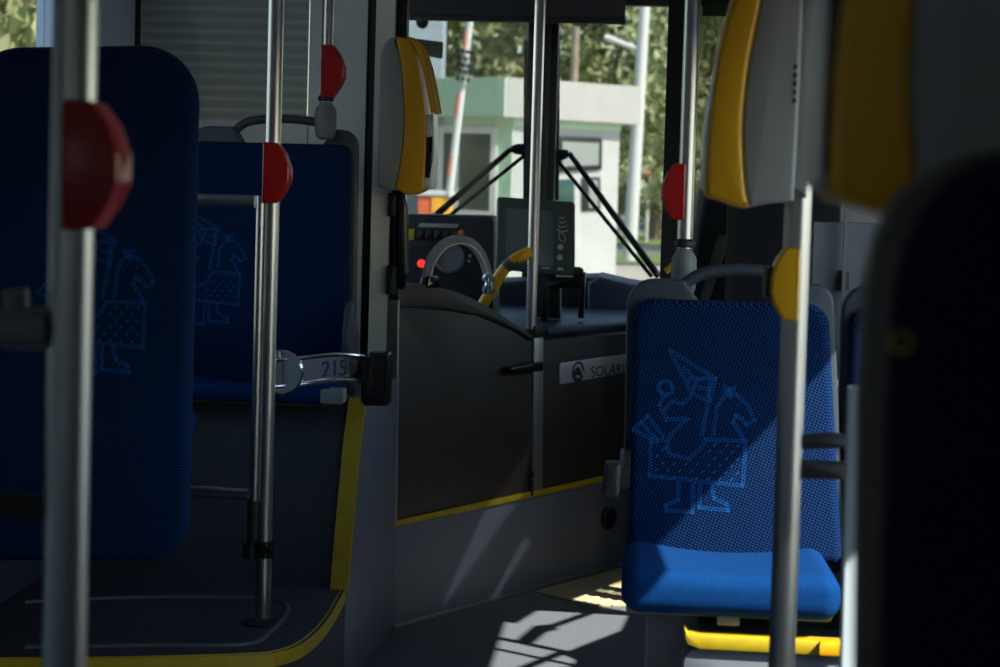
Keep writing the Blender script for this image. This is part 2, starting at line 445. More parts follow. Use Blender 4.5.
m = MB(); m.tube([(p2.x, y2, z2 - .02), (p2.x, y2, z2 + .02)], .026, 16); m.tube([(p2.x - .03, y2 - .01, z2 - .022), (p2.x - .03, y2 - .01, z2 + .012)], .02, 14)
m.tube([(p2.x + .012, y2 - .03, z2 + .002), (p2.x + .03, y2 - .03, z2 + .002)], .009, 10)
m.build('clamp', 'blackgloss', t2)
MB().lathe((p2.x, y2, .288), [(.045, 0), (.045, .006), (.03, .012), (.022, .016)]).build('foot_flange', 'rubber', t2)
stop_button(265, 290, 142, 204, y2, 1, 'red stop button on the podium pole, beside its upper rail')

def hanging_pole(pxt, pyb, y, zbulb_px, label, bulb_w, r=.0175, lean=0, side=-1):
    """ceiling pole ending in a grey plastic socket"""
    p = pole_x(pxt, pyb, y); fr = FY(y)
    zc = fr.h(*zbulb_px)[1]; xb = fr.h(*zbulb_px)[0]
    t = thing('grab_pole', (p.x, y, zc), label, 'pole')
    MB().tube([(p.x, y, zc + .05), (p.x, y, ZC)], r, 20).build('tube', 'steel', t)
    MB().lathe((p.x, y, zc + .052), [(r + .003, 0), (r + .006, .004), (r + .006, .013), (r + .001, .018)]).build('collar', 'rubber', t)
    m = MB()
    m.lathe((p.x, y, zc - .055), [(bulb_w * .45, 0), (bulb_w * .75, .005), (bulb_w * .95, .022), (bulb_w, .06), (bulb_w * .95, .085), (bulb_w * .6, .10), (.012, .108)])
    m.build('socket', 'grey', t)
    return t
hanging_pole(327, 60, 5.0, (322, 120), 'chrome pole hanging down to a grey socket at the second left seat', .031, .0165)
stop_button(323, 344, 45, 98, 5.0, 1, 'red stop button on the hanging pole above the second left seat')
tp = hanging_pole(686, 200, 3.8, (682, 272), 'chrome pole ending in a grey socket at the sunlit seat corner', .027, .0165)
stop_button(663, 684, 163, 220, 3.8, -1, 'red stop button on the pole above the sunlit seat')
m = MB(); pp = hit(680, 268, 1, 3.85)
m.tube([pp + Vector((-.03, .02, -.01)), pp + Vector((.0, .02, .012)), pp + Vector((.03, .02, -.01))], .007, 10, 4); m.build('yellow_strap', 'yellow', tp)

# right pole (validator + yellow button)
y3 = 2.65
p3 = pole_x(790, 430, y3)
t3 = thing('grab_pole', (p3.x, y3, 0), 'full height chrome pole in front of the sunlit seat', 'pole')
MB().tube([(p3.x, y3, 0), (p3.x, y3, ZC)], .0195, 24).build('tube', 'steel', t3)
MB().lathe((p3.x, y3, 0), [(.05, 0), (.05, .008), (.03, .014), (.022, .02)]).build('foot_flange', 'rubber', t3)
stop_button(771, 797, 247, 320, y3 - .03, -1, 'yellow request button with green push cap on the right pole', 'yellow')

# ------------------------------------------------------------------ ticket validators
def validator(fr, top, bot, depth, side, label, wide=False, th=.13):
    """u0 = pole side, front bulges to side; th = thickness along y"""
    # outline in unit coordinates: x 0 (back) .. 1 (front), y 0 (bottom) .. 1 (top)
    u0, v0 = bot; H = top[1] - bot[1]
    def q(pts): return [(u0 + side * x * depth, v0 + y * H) for x, y in pts]
    t = thing('ticket_validator', fr.p(u0, v0, 0), label, 'ticket validator')
    if side > 0:
        seam = [(.27, 1.0), (.36, .85), (.43, .65), (.46, .42), (.41, .2), (.33, .03)]
        face = [(.285, 1.002), (.50, .98), (.62, .89), (.73, .72), (.83, .52), (.86, .30), (.84, .06), (.78, .01), (.55, -.012), (.33, .03)]
        back = [(.02, .04), (.0, .3), (.0, .78), (.03, .92), (.16, .985), (.30, 1.0)]
    else:
        seam = [(.22, 1.0), (.33, .82), (.43, .62), (.56, .40), (.60, .22), (.55, .06), (.49, .0)]
        face = [(.22, 1.0), (.40, .97), (.60, .82), (.73, .62), (.88, .44), (.955, .26), (.975, .08), (.95, .03), (.80, .015), (.60, -.002), (.49, .0)]
        back = [(.02, .02), (.0, .3), (.0, .85), (.05, .97), (.22, 1.0)]
    body = smooth2(back, 4); sm = smooth2(seam, 5)
    MB().prism(fr, q(body + sm[1:] + [(.30, .012)]), -th / 2, th / 2, .007, 3).build('body', 'greylight', t)
    MB().prism(fr, q(smooth2(face, 4) + list(reversed(sm))[1:-1]), -th / 2 - .004, th / 2 + .004, .007, 3).build('shroud', 'yellow', t)
    if side > 0:
        loop = [(.46, .985), (.62, .955), (.78, .84), (.90, .67), (.985, .52)]
        for w in (-th / 2 + .012, th / 2 - .012):
            MB().tube([fr.p(*q([a])[0], w) for a in loop], .011, 10, 5).build('loop_bar', 'yellow', t)
        MB().prism(fr, q([(.76, .50), (.975, .515), (1.0, .30), (.94, .04), (.78, .02)]), -th / 2 + .004, th / 2 - .004, .010, 3).build('front_plate', 'plate', t)
        MB().prism(fr, q([(.85, .36), (.965, .37), (.975, .22), (.93, .10), (.85, .10)]), -th / 2 + .0, th / 2 - .001, .004).build('ticket_slot', 'blackgloss', t)
    else:
        if wide:
            MB().prism(fr, q([(.84, .48), (.95, .44), (1.01, .26), (1.02, .06), (.90, .05)]), -th / 2 + .014, th / 2 - .014, .006).build('display', 'blackgloss', t)
            MB().prism(fr, q([(1.0, .36), (1.04, .33), (1.055, .20), (1.04, .05), (1.0, .04)]), -th / 2 + .008, th / 2 - .008, .005).build('front_plate', 'plate', t)
        else:
            MB().prism(fr, q([(.92, .34), (.965, .31), (1.0, .20), (1.0, .05), (.94, .04)]), -th / 2 + .008, th / 2 - .008, .005).build('front_plate', 'plate', t)
        MB().prism(fr, q([(-.13, .03), (-.13, .86), (.03, .86), (.03, .06)]), -th * .36, th * .36, .006).build('pole_bracket', 'greylight', t)
        m = MB()
        for k in range(5):
            m.prism(fr, q([(.035, .30 + k * .024), (.035, .312 + k * .024), (.075, .312 + k * .024), (.075, .30 + k * .024)]), th / 2 - .001, th / 2 + .0012)
        m.build('vent_slot', 'black', t)
    return t
PO = hit(393, 628, 2, 0)            # foot of the cab corner
fr = FY(5.30)
validator(fr, fr.h(380, 38), fr.h(380, 192), .165, 1, 'yellow and grey ticket validator on the pale cab corner post')
fr = FY(y3)
b = fr.h(792, 208)
validator(fr, (b[0], b[1] + .50), b, .132, -1, 'yellow and grey ticket validator on the right grab pole', th=.12)
fr = FY(1.35)
b = fr.h(1008, 222)
validator(fr, (b[0], b[1] + .50), b, .140, -1, 'blurred yellow ticket validator nearest the camera at the right edge', True, th=.12)
t = thing('grab_pole', (b[0] + .028, 1.35, 0), 'grab pole carrying the blurred nearest ticket validator', 'pole')
MB().tube([(b[0] + .028, 1.35, 0), (b[0] + .028, 1.35, ZC)], .0195, 20).build('tube', 'steel', t)

# ------------------------------------------------------------------ woven rider emblem (dotted outline)
EL = [[(165, 58), (325, 150), (312, 215)], [(165, 58), (245, 205)], [(215, 120), (250, 150), (228, 165)], [(245, 200), (265, 155), (305, 150)],
      [(262, 215), (312, 228), (305, 190), (270, 185)], [(310, 150), (300, 260), (285, 350)], [(250, 205), (215, 245), (180, 235), (152, 268)],
      [(150, 215), (135, 250), (150, 278), (160, 300), (232, 295)], [(232, 295), (180, 350), (165, 400), (180, 425), (245, 435), (285, 395), (300, 365), (432, 365)],
      [(325, 345), (335, 250), (355, 215), (375, 185), (400, 205), (440, 240), (465, 290), (440, 308), (425, 290), (400, 275), (392, 300), (420, 340), (432, 365)],
      [(355, 178), (378, 212), (392, 178)], [(110, 380), (110, 500), (432, 522), (437, 365)], [(110, 378), (165, 372)],
      [(95, 290), (152, 360)], [(72, 312), (130, 372)], [(48, 340), (112, 372)], [(95, 290), (48, 340)],
      [(210, 515), (212, 580), (168, 602), (172, 620), (262, 622), (262, 525)], [(285, 525), (285, 605), (385, 610), (378, 588), (335, 570), (325, 520)],
      [(155 + 25 * math.cos(i * .7), 190 + 25 * math.sin(i * .7)) for i in range(10)]]
def emblem(fr, u0, v0, sc, w, parent):
    mb = MB(); rnd = random.Random(3); st = []
    for pl in EL:
        for a, b in zip(pl, pl[1:]):
            a, b = Vector(a), Vector(b); L = (b - a).length
            n = max(1, round(L / 10.5)); d = (b - a) / n; nr = Vector((-d.y, d.x)).normalized() * 4.0
            for i in range(n + 1):
                for s in (-1, 1): st.append(a + d * (i + .25 * s) + nr * s)
    for i in range(8):
        for j in range(6):
            x = 130 + i * 40 + (20 if j % 2 else 0); y = 385 + j * 24
            if x > 425 or (y < 445 and 160 < x < 295) or y > 505: continue
            st.append(Vector((x, y))); st.append(Vector((x + 5, y - 5)))
    st.append(Vector((405, 240)))
    bm = mb.bm; seen = set()
    for c in st:
        key = (round(c.x / 5), round(c.y / 5))
        if key in seen: continue
        seen.add(key)
        x, y = c
        q = [(x - 3.9, y + 1.0), (x + .8, y - 3.5), (x + 3.9, y - 1.0), (x - .8, y + 3.5)]
        lo = [bm.verts.new(fr.p(u0 + a * sc, v0 - b * sc, w - .0004)) for a, b in q]
        hi = [bm.verts.new(fr.p(u0 + a * sc, v0 - b * sc, w + .0007)) for a, b in q]
        bm.faces.new(hi)
        for i in range(4): bm.faces.new((lo[i], lo[(i + 1) % 4], hi[(i + 1) % 4], hi[i]))
    return mb.build('woven_emblem', 'stitch', parent, flat=True)

# ------------------------------------------------------------------ seats
def seat(label, y, xc, wt, wb, zt, zb, zc, cush_front, cush_h, emb, handle, rt=.05, armrest=None, group=None, wing=False, wc=None, rim=.012, wspan=None, xb=None):
    """rear-facing seat: backrest front in the plane y, cushion reaching towards the viewer"""
    fr = FY(y)
    t = thing('passenger_seat', (xc, y, zc - .12), label, 'seat', group)
    wc = wc or wb
    xb = xc if xb is None else xb
    out = fillet([(xb - wb / 2, zb), (xb + wb / 2, zb), (xc + wt / 2, zt), (xc - wt / 2, zt)], [.02, .02, rt, rt], 8)
    MB().prism(fr, out, -.02, .024, .02, 5).build('backrest', 'blue', t)
    # shell behind the upholstery: raised corners and a slot under the handle bar
    hx0, hx1, hz = handle        # handle feet and the height of the bar above the upholstery
    c = zt
    L, R_ = xc - wt / 2 - rim, xc + wt / 2 + rim
    sh = [(xb - wb / 2 - rim, zb - .02), (xb + wb / 2 + rim, zb - .02)]
    tp_ = c + hz * .66
    ol = fillet(sh + [(R_, tp_), (hx1 + .012, tp_), (hx1 - .022, c - .008), (hx0 + .022, c - .008), (hx0 - .012, tp_), (L, tp_)],
                [.02, .02, min(.055, (R_ - hx1) * .6), .008, .014, .014, .008, min(.055, (hx0 - L) * .6)], 6)
    MB().prism(fr, ol, -.06, -.012, .006, 3).build('shell', 'shell', t)
    hpts = [(hx0 - .02, c + hz * .35), (hx0 + .012, c + hz * .78), (hx0 + .05, c + hz * .97), ((hx0 + hx1) / 2, c + hz * 1.06), (hx1 - .05, c + hz * .97), (hx1 - .012, c + hz * .78), (hx1 + .02, c + hz * .35)]
    MB().tube([fr.p(a, b, -.034) for a, b in hpts], .0125, 12, 5).build('grab_handle', 'shell', t)
    # cushion
    s = Frame((xc, y, zc), (0, -1, 0), (0, 0, 1))    # u towards viewer, v up, w to the left/right
    cf = cush_front; ch = cush_h
    wa, wz = (wspan[0] - xc, wspan[1] - xc) if wspan else (-wc / 2, wc / 2)
    wa, wz = -wz, -wa
    fc = Frame((xc, y, zc), (1, 0, 0), (0, 0, 1))
    ol = fillet([(-wz, -ch), (-wa, -ch), (-wa, 0), (-wz, 0)], [min(.036, ch * .45)] * 4, 8)
    top = [p_ for p_ in ol if p_[1] > -1e-6]
    xr_, xl_ = max(p_[0] for p_ in top), min(p_[0] for p_ in top)
    i0 = max(i for i, p_ in enumerate(ol) if p_[1] > -1e-6 and p_[0] > xr_ - 1e-6)
    extra = [(xr_ + (xl_ - xr_) * k / 14, 0) for k in range(1, 14)]
    ol = ol[:i0 + 1] + extra + ol[i0 + 1:]
    cm = MB(); cm.prism(fc, ol, -.02, cf, min(.034, ch * .42), 6)
    half = (xr_ - xl_) / 2; mid = (xr_ + xl_) / 2
    for v in cm.bm.verts:
        d = (y - v.co.y) / cf
        k = min(1, max(0, (v.co.z - (zc - ch)) / ch))
        dip = max(0, 1 - ((v.co.x - xc - mid) / half) ** 2)
        v.co.z -= k * (.030 * (1 - d) + .016 * dip * (1 - .5 * d)) - .012 * (1 - d)
    cm.build('cushion', 'blueplain', t)
    pan = [(-.03, -ch + .02), (-.03, -ch - .012), (cf - .07, -ch - .012), (cf - .03, -ch + .015)]
    MB().prism(s, pan, wa + .01, wz - .01, .006).build('seat_pan', 'grey', t)
    if emb: emblem(fr, emb[0], emb[1], emb[2], .0242, t)
    if wing:
        wf = Frame((xc + wb / 2 + .012, y, 0), (0, -1, 0), (0, 0, 1))
        a, b = wing
        pts = smooth2([(-.05, b), (.03, b), (.11, b + .03), (.135, b + .10), (.11, a - .03), (.075, a), (.05, a - .05), (.01, b + .15), (-.05, b + .10)], 3)
        MB().prism(wf, pts, -.010, .012, .008, 3).build('side_wing', 'shell', t)
    return t

# second left seat on the wheel box, backrest plane y = 5.0
def seat_from_px(y, l, r, l2, r2, ytop, ybot):
    fr = FY(y)
    a, b = fr.h(l, ytop), fr.h(r, ytop); c, d = fr.h(l2, ybot), fr.h(r2, ybot)
    return dict(xb=(c[0] + d[0]) / 2, xc=(a[0] + b[0]) / 2, wt=b[0] - a[0], wb=d[0] - c[0], zt=(a[1] + b[1]) / 2, zb=(c[1] + d[1]) / 2)
fr5 = FY(5.0)
q = seat_from_px(5.0, 193, 352, 190, 352, 143, 388)
zc2 = hit(270, 380, 1, 4.78).z
hb = (fr5.h(236, 140)[0], fr5.h(328, 140)[0])
e2 = fr5.h(247, 215)          # right end of the horse head
sc2 = .57e-3
t = seat('blue seat on the left podium with grey grab handle, half hidden by near seat', 5.0, q['xc'], q['wt'], q['wb'], q['zt'], q['zb'], zc2, .30, .055,
         (fr5.h(248, 248)[0] - 466 * .57e-3 * 1.0, fr5.h(240, 207)[1] + 40 * .57e-3, .57e-3), (hb[0], hb[1], .066), .03, wing=(fr5.h(350, 298)[1], fr5.h(350, 372)[1]), rim=.012)
for px in (312, 340):
    a = hit(px, 408, 1, 4.86); b = hit(px, 468, 1, 4.86)
    MB().prism(Frame((a.x, 4.86, 0), (0, -1, 0), (0, 0, 1)), [(-.1, a.z), (.02, a.z), (.0, b.z + .02), (-.03, b.z), (-.1, b.z)], -.02, .02, .004).build('support_bracket', 'black', t)
a = hit(320, 404, 1, 4.7); b = hit(343, 390, 1, 4.7)
MB().box((a.x, 4.70, a.z), (b.x, 4.76, b.z), .006).build('pan_end', 'greylight', t)

# sunlit right seat and its neighbour
fr36 = FY(3.6)
q = seat_from_px(3.6, 632, 828, 627, 842, 301, 560)
zc3 = hit(735, 571, 1, 3.25).z
hb = (fr36.h(690, 290)[0], fr36.h(800, 290)[0])
o3 = fr36.h(623, 331)
sunny = seat('sunlit blue seat with woven rider emblem behind the full height right pole', 3.6, q['xc'], q['wt'], q['wb'], q['zt'], q['zb'], zc3, .36, .088,
             (o3[0], o3[1], .57e-3), (hb[0], hb[1], .058), .045, group=None, rim=.011, xb=q['xb'], wspan=(hit(621, 585, 1, 3.24).x, hit(843, 590, 1, 3.24).x))
# copy for the neighbouring place by the wall
def copy_thing(r, dx, label):
    c = r.copy(); COL.objects.link(c); c.location = Vector(r.location) + Vector(dx); c['label'] = label
    for ch in list(r.children):
        d = ch.copy(); COL.objects.link(d); d.parent = c
        d.matrix_parent_inverse = ch.matrix_parent_inverse.copy()
        for g in list(ch.children):
            e = g.copy(); COL.objects.link(e); e.parent = d
    return c
for o in (sunny,):
    nb = copy_thing(sunny, (.431, 0.02, -.0), 'blue seat beside the sunlit one, only its edge showing at the right')
# left armrest of the sunlit seat, end-on, and the dark right armrest bars
m = MB(); a = hit(611, 481, 1, 3.35); arm_y = 3.35
fa = FY(arm_y)
ol = fillet(fa.hs([(601, 497), (619, 499), (621, 464), (605, 463)]), .008, 5)
m.prism(fa, ol, -.05, .0, .008, 3); m.build('armrest', 'rubber', sunny)
h0, h1 = fa.h(618, 490), fa.h(630, 469)
MB().box((h0[0], 3.36, h0[1]), (h1[0], 3.62, h1[1]), .004).build('armrest_hinge', 'black', sunny)
fb = FY(2.66)
MB().prism(fb, fillet(fb.hs([(798, 449), (848, 447), (848, 434), (824, 433), (798, 436)]), .004, 3), -.012, .012, .004).build('upper_grip', 'black', t3)
MB().prism(fb, fillet(fb.hs([(798, 478), (848, 479), (848, 462), (798, 460)]), .004, 3), -.012, .012, .004).build('lower_grip', 'rubber', t3)

# wheel box under the right seats
wb_y = 3.26
fw_ = FY(wb_y)
t = thing('wheel_box', (.45, 3.6, 0), 'grey wheel box with yellow edge under the sunlit seat', 'wheel box')
ztop = fw_.h(760, 651)[1]; zed = fw_.h(760, 637)[1]
xl = fw_.h(684, 640)[0]
ol = fillet([(xl, 0), (XR, 0), (XR, ztop), (xl, ztop)], [0, 0, 0, .03], 6)
MB().prism(fw_, ol, -.62, 0, .004).build('box', 'panel', t)
ed = [(xl, zed + .012), (xl + .006, zed + .004), (xl + .03, zed), (XR - .004, zed - .003), (XR - .004, ztop - .002), (xl + .03, ztop), (xl + .006, ztop + .008), (xl, ztop + .02)]
MB().prism(fw_, ed, -.03, .012, .004).build('edge_trim', 'yellowtrim', t)
xc0 = hit(648, 640, 1, 3.42).x
MB().box((xc0, 3.40, 0), (xl + .03, 3.95, hit(660, 608, 1, 3.42).z), .012).build('side_column', 'panel', t)
MB().box((xl, 3.45, ztop - .05), (XR, 3.9, ztop + .055)).build('recess', 'black', t)
a = fw_.h(718, 622); MB().box((a[0], wb_y + .02, a[1] - .012), (a[0] + .04, wb_y + .08, a[1] + .008), .004).build('catch', 'grey', t)
a = fw_.h(818, 650); b = fw_.h(842, 640)
MB().box((a[0], wb_y - .03, a[1] - .004), (b[0], wb_y - .005, b[1]), .005).build('corner_piece', 'yellow', t)

# near left seat, seen from behind, hung on the side wall
yn = 3.75
fr = FY(yn)
q = fr.hs([(-32, 48), (200, 45), (188, 560), (-40, 560)])
t = thing('passenger_seat', (q[0][0], yn, q[2][1]), 'large dark blue seat back nearest on the left, seen from behind', 'seat')
ol = fillet([q[3], q[2], q[1], q[0]], [.09, .085, .12, .12], 10)
MB().prism(fr, ol, -.03, .026, .024, 5).build('backrest', 'blue', t)
MB().prism(fr, inset(ol, .012), -.075, -.024, .02, 3).build('shell', 'shell', t)
o1 = fr.h(31, 237)
emblem(fr, o1[0] - 110 * .6e-3 + .062, o1[1] + 30 * .6e-3 + .070, .6e-3, .0262, t)
zz = q[2][1]
s = Frame(((q[3][0] + q[2][0]) / 2, yn, zz + .28), (0, 1, 0), (0, 0, 1))
MB().prism(s, smooth2([(.05, .0), (.25, -.01), (.44, -.01), (.47, -.05), (.44, -.09), (.05, -.09)], 4), -.17, .15, .02, 3).build('cushion', 'blueplain', t)
MB().box((XL + .004, yn + .1, zz + .05), (q[3][0] + .25, yn + .32, zz + .19), .01).build('wall_bracket', 'black', t)

# near right seat back (blurred, very dark)
yr = 1.05
fr = FY(yr)
ol = fr.hs([(880, 900), (883, 667), (889, 420), (894, 300), (905, 247), (924, 211), (950, 180), (985, 163), (1040, 150), (1180, 150), (1230, 200), (1240, 400), (1240, 900)])
t = thing('passenger_seat', fr.p(ol[0][0], ol[0][1]), 'almost black blurred seat back nearest the camera at the right', 'seat')
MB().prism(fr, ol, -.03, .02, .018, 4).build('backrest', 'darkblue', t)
ol2 = fr.hs([(866, 900), (866, 667), (869, 420), (875, 290), (886, 240), (908, 196), (950, 168), (985, 152), (1040, 142), (1185, 142), (1240, 195), (1250, 400), (1250, 900)])
MB().prism(fr, ol2, -.085, -.028, .014, 3).build('shell', 'brown', t)
MB().box((ol[0][0] + .02, yr + .09, 0), (ol[0][0] + .2, yr + .3, ol[0][1] + .02), .01).build('pedestal', 'black', t)
c = fr.h(896, 340)
m = MB(); m.tube([fr.p(c[0] + .0062 * math.cos(k * PI / 8), c[1] + .0056 * math.sin(k * PI / 8), .018) for k in range(17)], .0011, 8)
m.build('badge_ring', 'yellowtrim', t)
MB().lathe(fr.p(c[0], c[1], .014), [(.0035, 0), (.0035, .004), (.002, .005)], axis=fr.n).build('badge_centre', 'black', t)

# grey screen post + panel in front of the neighbour seat
ysp = 2.25
fs = FY(ysp)
q = fs.hs([(842, 760), (866, 760), (866, 388), (850, 388)])
t = thing('screen_post', fs.p(q[0][0], 0), 'grey flat post of a seat screen between right pole and near seat', 'post')
MB().prism(fs, [(q[0][0], 0), (q[1][0] + .01, 0), (q[2][0] + .01, q[2][1]), (q[3][0], q[3][1])], -.03, 0, .003).build('post', 'pillar', t)

# seat screen between the right seats and the front door
yq = 4.02
fq = FY(yq)
a = fq.h(815, 215); b = fq.h(838, 470)
t = thing('glass_screen', (b[0], yq, 0), 'grey backed glass screen behind the right seats by the door', 'screen')
MB().box((fq.h(812, 300)[0], yq, .55), (XR - .005, yq + .03, fq.h(830, 222)[1]), .004).build('panel', 'panel', t)
gx = fq.h(839, 330)[0]
MB().box((gx, yq - .035, .55), (gx + .006, yq - .02, 1.36), .002).build('glass_edge', 'grey', t)
MB().prism(FY(yq - .012), FY(yq - .012).hs([(834, 388), (850, 386), (850, 350), (846, 360)]), -.006, .004, .001).build('lit_patch', 'white', t)  # white triangle stands in for a small sunlit patch
m = MB(); f_ = FY(yq - .03)
m.prism(f_, f_.hs([(832, 393), (850, 393), (850, 387), (832, 386)]), -.01, .004); m.prism(f_, f_.hs([(834, 452), (850, 452), (850, 447), (834, 447)]), -.01, .004)
m.prism(f_, f_.hs([(838, 447), (843, 447), (843, 393), (838, 393)]), -.01, .004)
m.build('reflection_frame', 'greylight', t)  # pale bars stand in for bright reflections in the glass
MB().prism(FY(yq - .012), FY(yq - .012).hs([(838, 290), (849, 291), (849, 272), (838, 270)]), -.003, .003).build('brown_reflection', 'brown', t)  # brown patch stands in for an orange-brown reflection

# ------------------------------------------------------------------ left podium and wheel box
ZP = .29
edge = [hit(*p, 2, ZP) for p in [(-10, 661), (120, 660), (235, 657), (272, 655), (296, 648), (316, 634), (332, 614), (345, 590)]]
edge2 = smooth2([(e.x, e.y) for e in edge[3:]], 5)
fp = [(XL, edge[0].y)] + [(e.x, e.y) for e in edge[1:3]] + edge2
side_x = edge2[-1][0]
yw = edge2[-1][1]
fp += [(PO.x - .01, PO.y - .05), (PO.x - .01, PO.y), (XL, PO.y)]
t = thing('seat_podium', (side_x, yw, 0), 'dark raised podium with yellow edge under the left seats', 'podium')
MB().prism(FLOORF, fp, 0, ZP, .004).build('podium_top', 'podium', t)
m = MB(); ring = [(e.x, e.y) for e in edge[:3]] + edge2
m.rings([[Vector((x, y, ZP + .004)) for x, y in ring], [Vector((x, y - .004, ZP + .004)) for x, y in ring], [Vector((x + .004, y - .005, ZP - .026)) for x, y in ring],
         [Vector((x, y + .01, ZP - .026)) for x, y in ring], [Vector((x - .012, y + .012, ZP + .004)) for x, y in ring]], False, False, closed=False)
m.build('edge_trim', 'yellowtrim', t)
hp = [hit(*p, 2, ZP) for p in [(25, 603), (130, 598), (240, 598), (272, 600), (287, 606), (284, 618), (268, 634), (245, 645), (150, 646), (25, 648)]]
m = MB(); m.tube([(h.x, h.y, ZP) for h in hp], .007, 8, 4, flat=1.0); m.build('hatch_edge', 'podline', t)
# wheel box behind it: side panel with the slanting yellow edge
sidep = Frame((side_x, yw, 0), (PO.x - side_x, PO.y - yw, 0), (0, 0, 1))
yl = sidep.hs([(345, 592), (349, 545), (353, 500), (357, 455), (361, 420), (364, 398)])
yl = [(u, v) for u, v in yl]; yl[0] = (yl[0][0], ZP - .01)
Ls = (Vector((PO.x, PO.y)) - Vector((side_x, yw))).length
yls = smooth2(yl, 4)
zt_ = yl[-1][1]
t = thing('wheel_box', (side_x, yw, ZP), 'tall dark wheel box with yellow slanting edge under the second left seat', 'wheel box')
out = yls + [(Ls, zt_), (Ls, .0), (.02, .0)]
MB().prism(sidep, out, -.03, 0.0, .002).build('side_panel', 'panel', t)
m = MB(); wd = .026
m.rings([[sidep.p(u - .004, v, .006) for u, v in yls], [sidep.p(u + wd * .55, v, .006) for u, v in yls], [sidep.p(u + wd * .55, v, -.001) for u, v in yls]], False, False, closed=False)
m.rings([[sidep.p(u - .004, v, .006) for u, v in yls], [sidep.p(u - .004, v, -.04) for u, v in yls]], False, False, closed=False)
m.build('edge_trim', 'yellowtrim', t)
# rear face of the box
rf = MB(); rf.rings([[sidep.p(u + .012, v, -.02) for u, v in yls], [Vector((XL + .02, sidep.p(u + .012, v, -.02).y, v)) for u, v in yls]], False, False, closed=False)
rf.build('rear_face', 'carpet', t)
MB().box((XL + .02, sidep.p(yl[-1][0], 0, 0).y, zt_ - .04), (side_x - .01, PO.y, zt_ - .02)).build('top_board', 'panel', t)

# ------------------------------------------------------------------ cab rear wall and corner
yp = PO.y + .02
fp_ = FY(yp)
X = lambda px, py=100: fp_.h(px, py)[0]
Z = lambda py, px=330: fp_.h(px, py)[1]
m = MB()
m.box((X(308), yp, .2), (X(365.5), yp + .04, ZC), .004)
struct(m.build('wall_cab_rear', 'panellt'), 'pale grey upright beside the cab pane', 'wall')
m = MB(); m.box((XL, yp, .3), (X(309), yp + .04, Z(121, 250)), .004); struct(m.build('wall_cab_lower', 'panellt'), 'pale grey wall below the cab pane', 'wall')
for pxs in ((247, 137), (352, 136)):
    pass
struct(MB().box((X(365), yp + .012, .3), (X(376), yp + .05, ZC)).build('trim_2', 'rubber'), 'black rubber joint beside the cab corner post', 'trim')
struct(MB().box((X(375.5), yp - .03, Z(398, 385)), (X(394), yp + .05, ZC), .008).build('trim_3', 'postlt'), 'pale corner post of the cab', 'trim')
struct(MB().box((X(393.5), yp - .0, Z(290, 385)), (X(405), yp + .05, ZC), .004).build('trim_4', 'rubber'), 'black window gasket at the cab corner', 'trim')
m = MB(); m.box((XL, yp + .010, Z(121, 250)), (X(309), yp + .016, ZC)); struct(m.build('window_8', 'plexi', flat=True), 'pane in the cab rear wall', 'window')
t = tag(MB().box((XL + .005, yp + .05, Z(135, 250)), (X(304), yp + .056, ZC - .01)).build('slatted_blind', 'slat', flat=True), 'grey slatted blind behind the cab rear pane', 'blind')
struct(MB().box((X(90), yp - .05, 1.0), (X(134), yp - .004, ZC), .01).build('trim_5', 'pillar'), 'pale blue window pillar by the cab rear pane', 'trim')
struct(MB().box((X(133.5), yp - .006, Z(121, 250)), (X(138), yp + .02, ZC)).build('trim_6', 'rubber'), 'dark gasket at left edge of the cab pane', 'trim')

# black box + chrome strap between podium pole and cab corner
ys = 4.55
f_ = FY(ys)
t = thing('barrier_latch', f_.p(*f_.h(376, 400)), 'chrome barrier strap with blue digits ending in a black latch box', 'barrier')
ol = fillet(f_.hs([(362, 400), (366, 405), (389, 405), (391, 352), (370, 352), (363, 362)]), .006, 4)
MB().prism(f_, ol, -.05, .03, .010, 4).build('latch_box', 'blackgloss', t)
xa, xb = p2.x + .012, f_.h(364, 370)[0]
path = [Vector((xa + (xb - xa) * s, y2 + .0 + (ys - y2) * s - .045 * math.sin(PI * s * .9) , 0)) for s in [i / 14 for i in range(15)]]
za, zb_ = fr5 and (FY(4.3).h(300, 357)[1], FY(4.3).h(300, 383)[1])
dz = [-.018 * (max(0, i / 14 - .6) / .4) ** 2 for i in range(15)]
m = MB(); m.rings([[v + Vector((0, 0, za + d)) for v, d in zip(path, dz)], [v + Vector((0, 0, zb_ + d)) for v, d in zip(path, dz)],
         [v + Vector((0, .006, zb_ + d)) for v, d in zip(path, dz)], [v + Vector((0, .006, za + d)) for v, d in zip(path, dz)], [v + Vector((0, 0, za + d)) for v, d in zip(path, dz)]], False, False, closed=False)
m.build('strap', 'chrome', t)
for zz in (za, zb_):
    MB().tube([v + Vector((0, .001, zz + d)) for v, d in zip(path, dz)], .0055, 10).build('strap_rim', 'chrome', t)
MB().lathe((xa + .012, y2 + .045, (za + zb_) / 2), [(.052, 0), (.055, .004), (.055, .012), (.05, .016)], 32, (0, -1, 0)).build('round_plate', 'chrome', t)
cu_ = bpy.data.curves.new('digits', 'FONT'); cu_.body = '2151'; cu_.size = .056; cu_.extrude = .0003
to = bpy.data.objects.new('digits_tmp', cu_); COL.objects.link(to)
me = bpy.data.meshes.new_from_object(to.evaluated_get(bpy.context.evaluated_depsgraph_get())); bpy.data.objects.remove(to)
cum = [0]
for a_, b_ in zip(path, path[1:]): cum.append(cum[-1] + (b_ - a_).length)
s0 = cum[-1] * .46; k_ = cum[-1] * .38 / max(v.co.x for v in me.vertices)
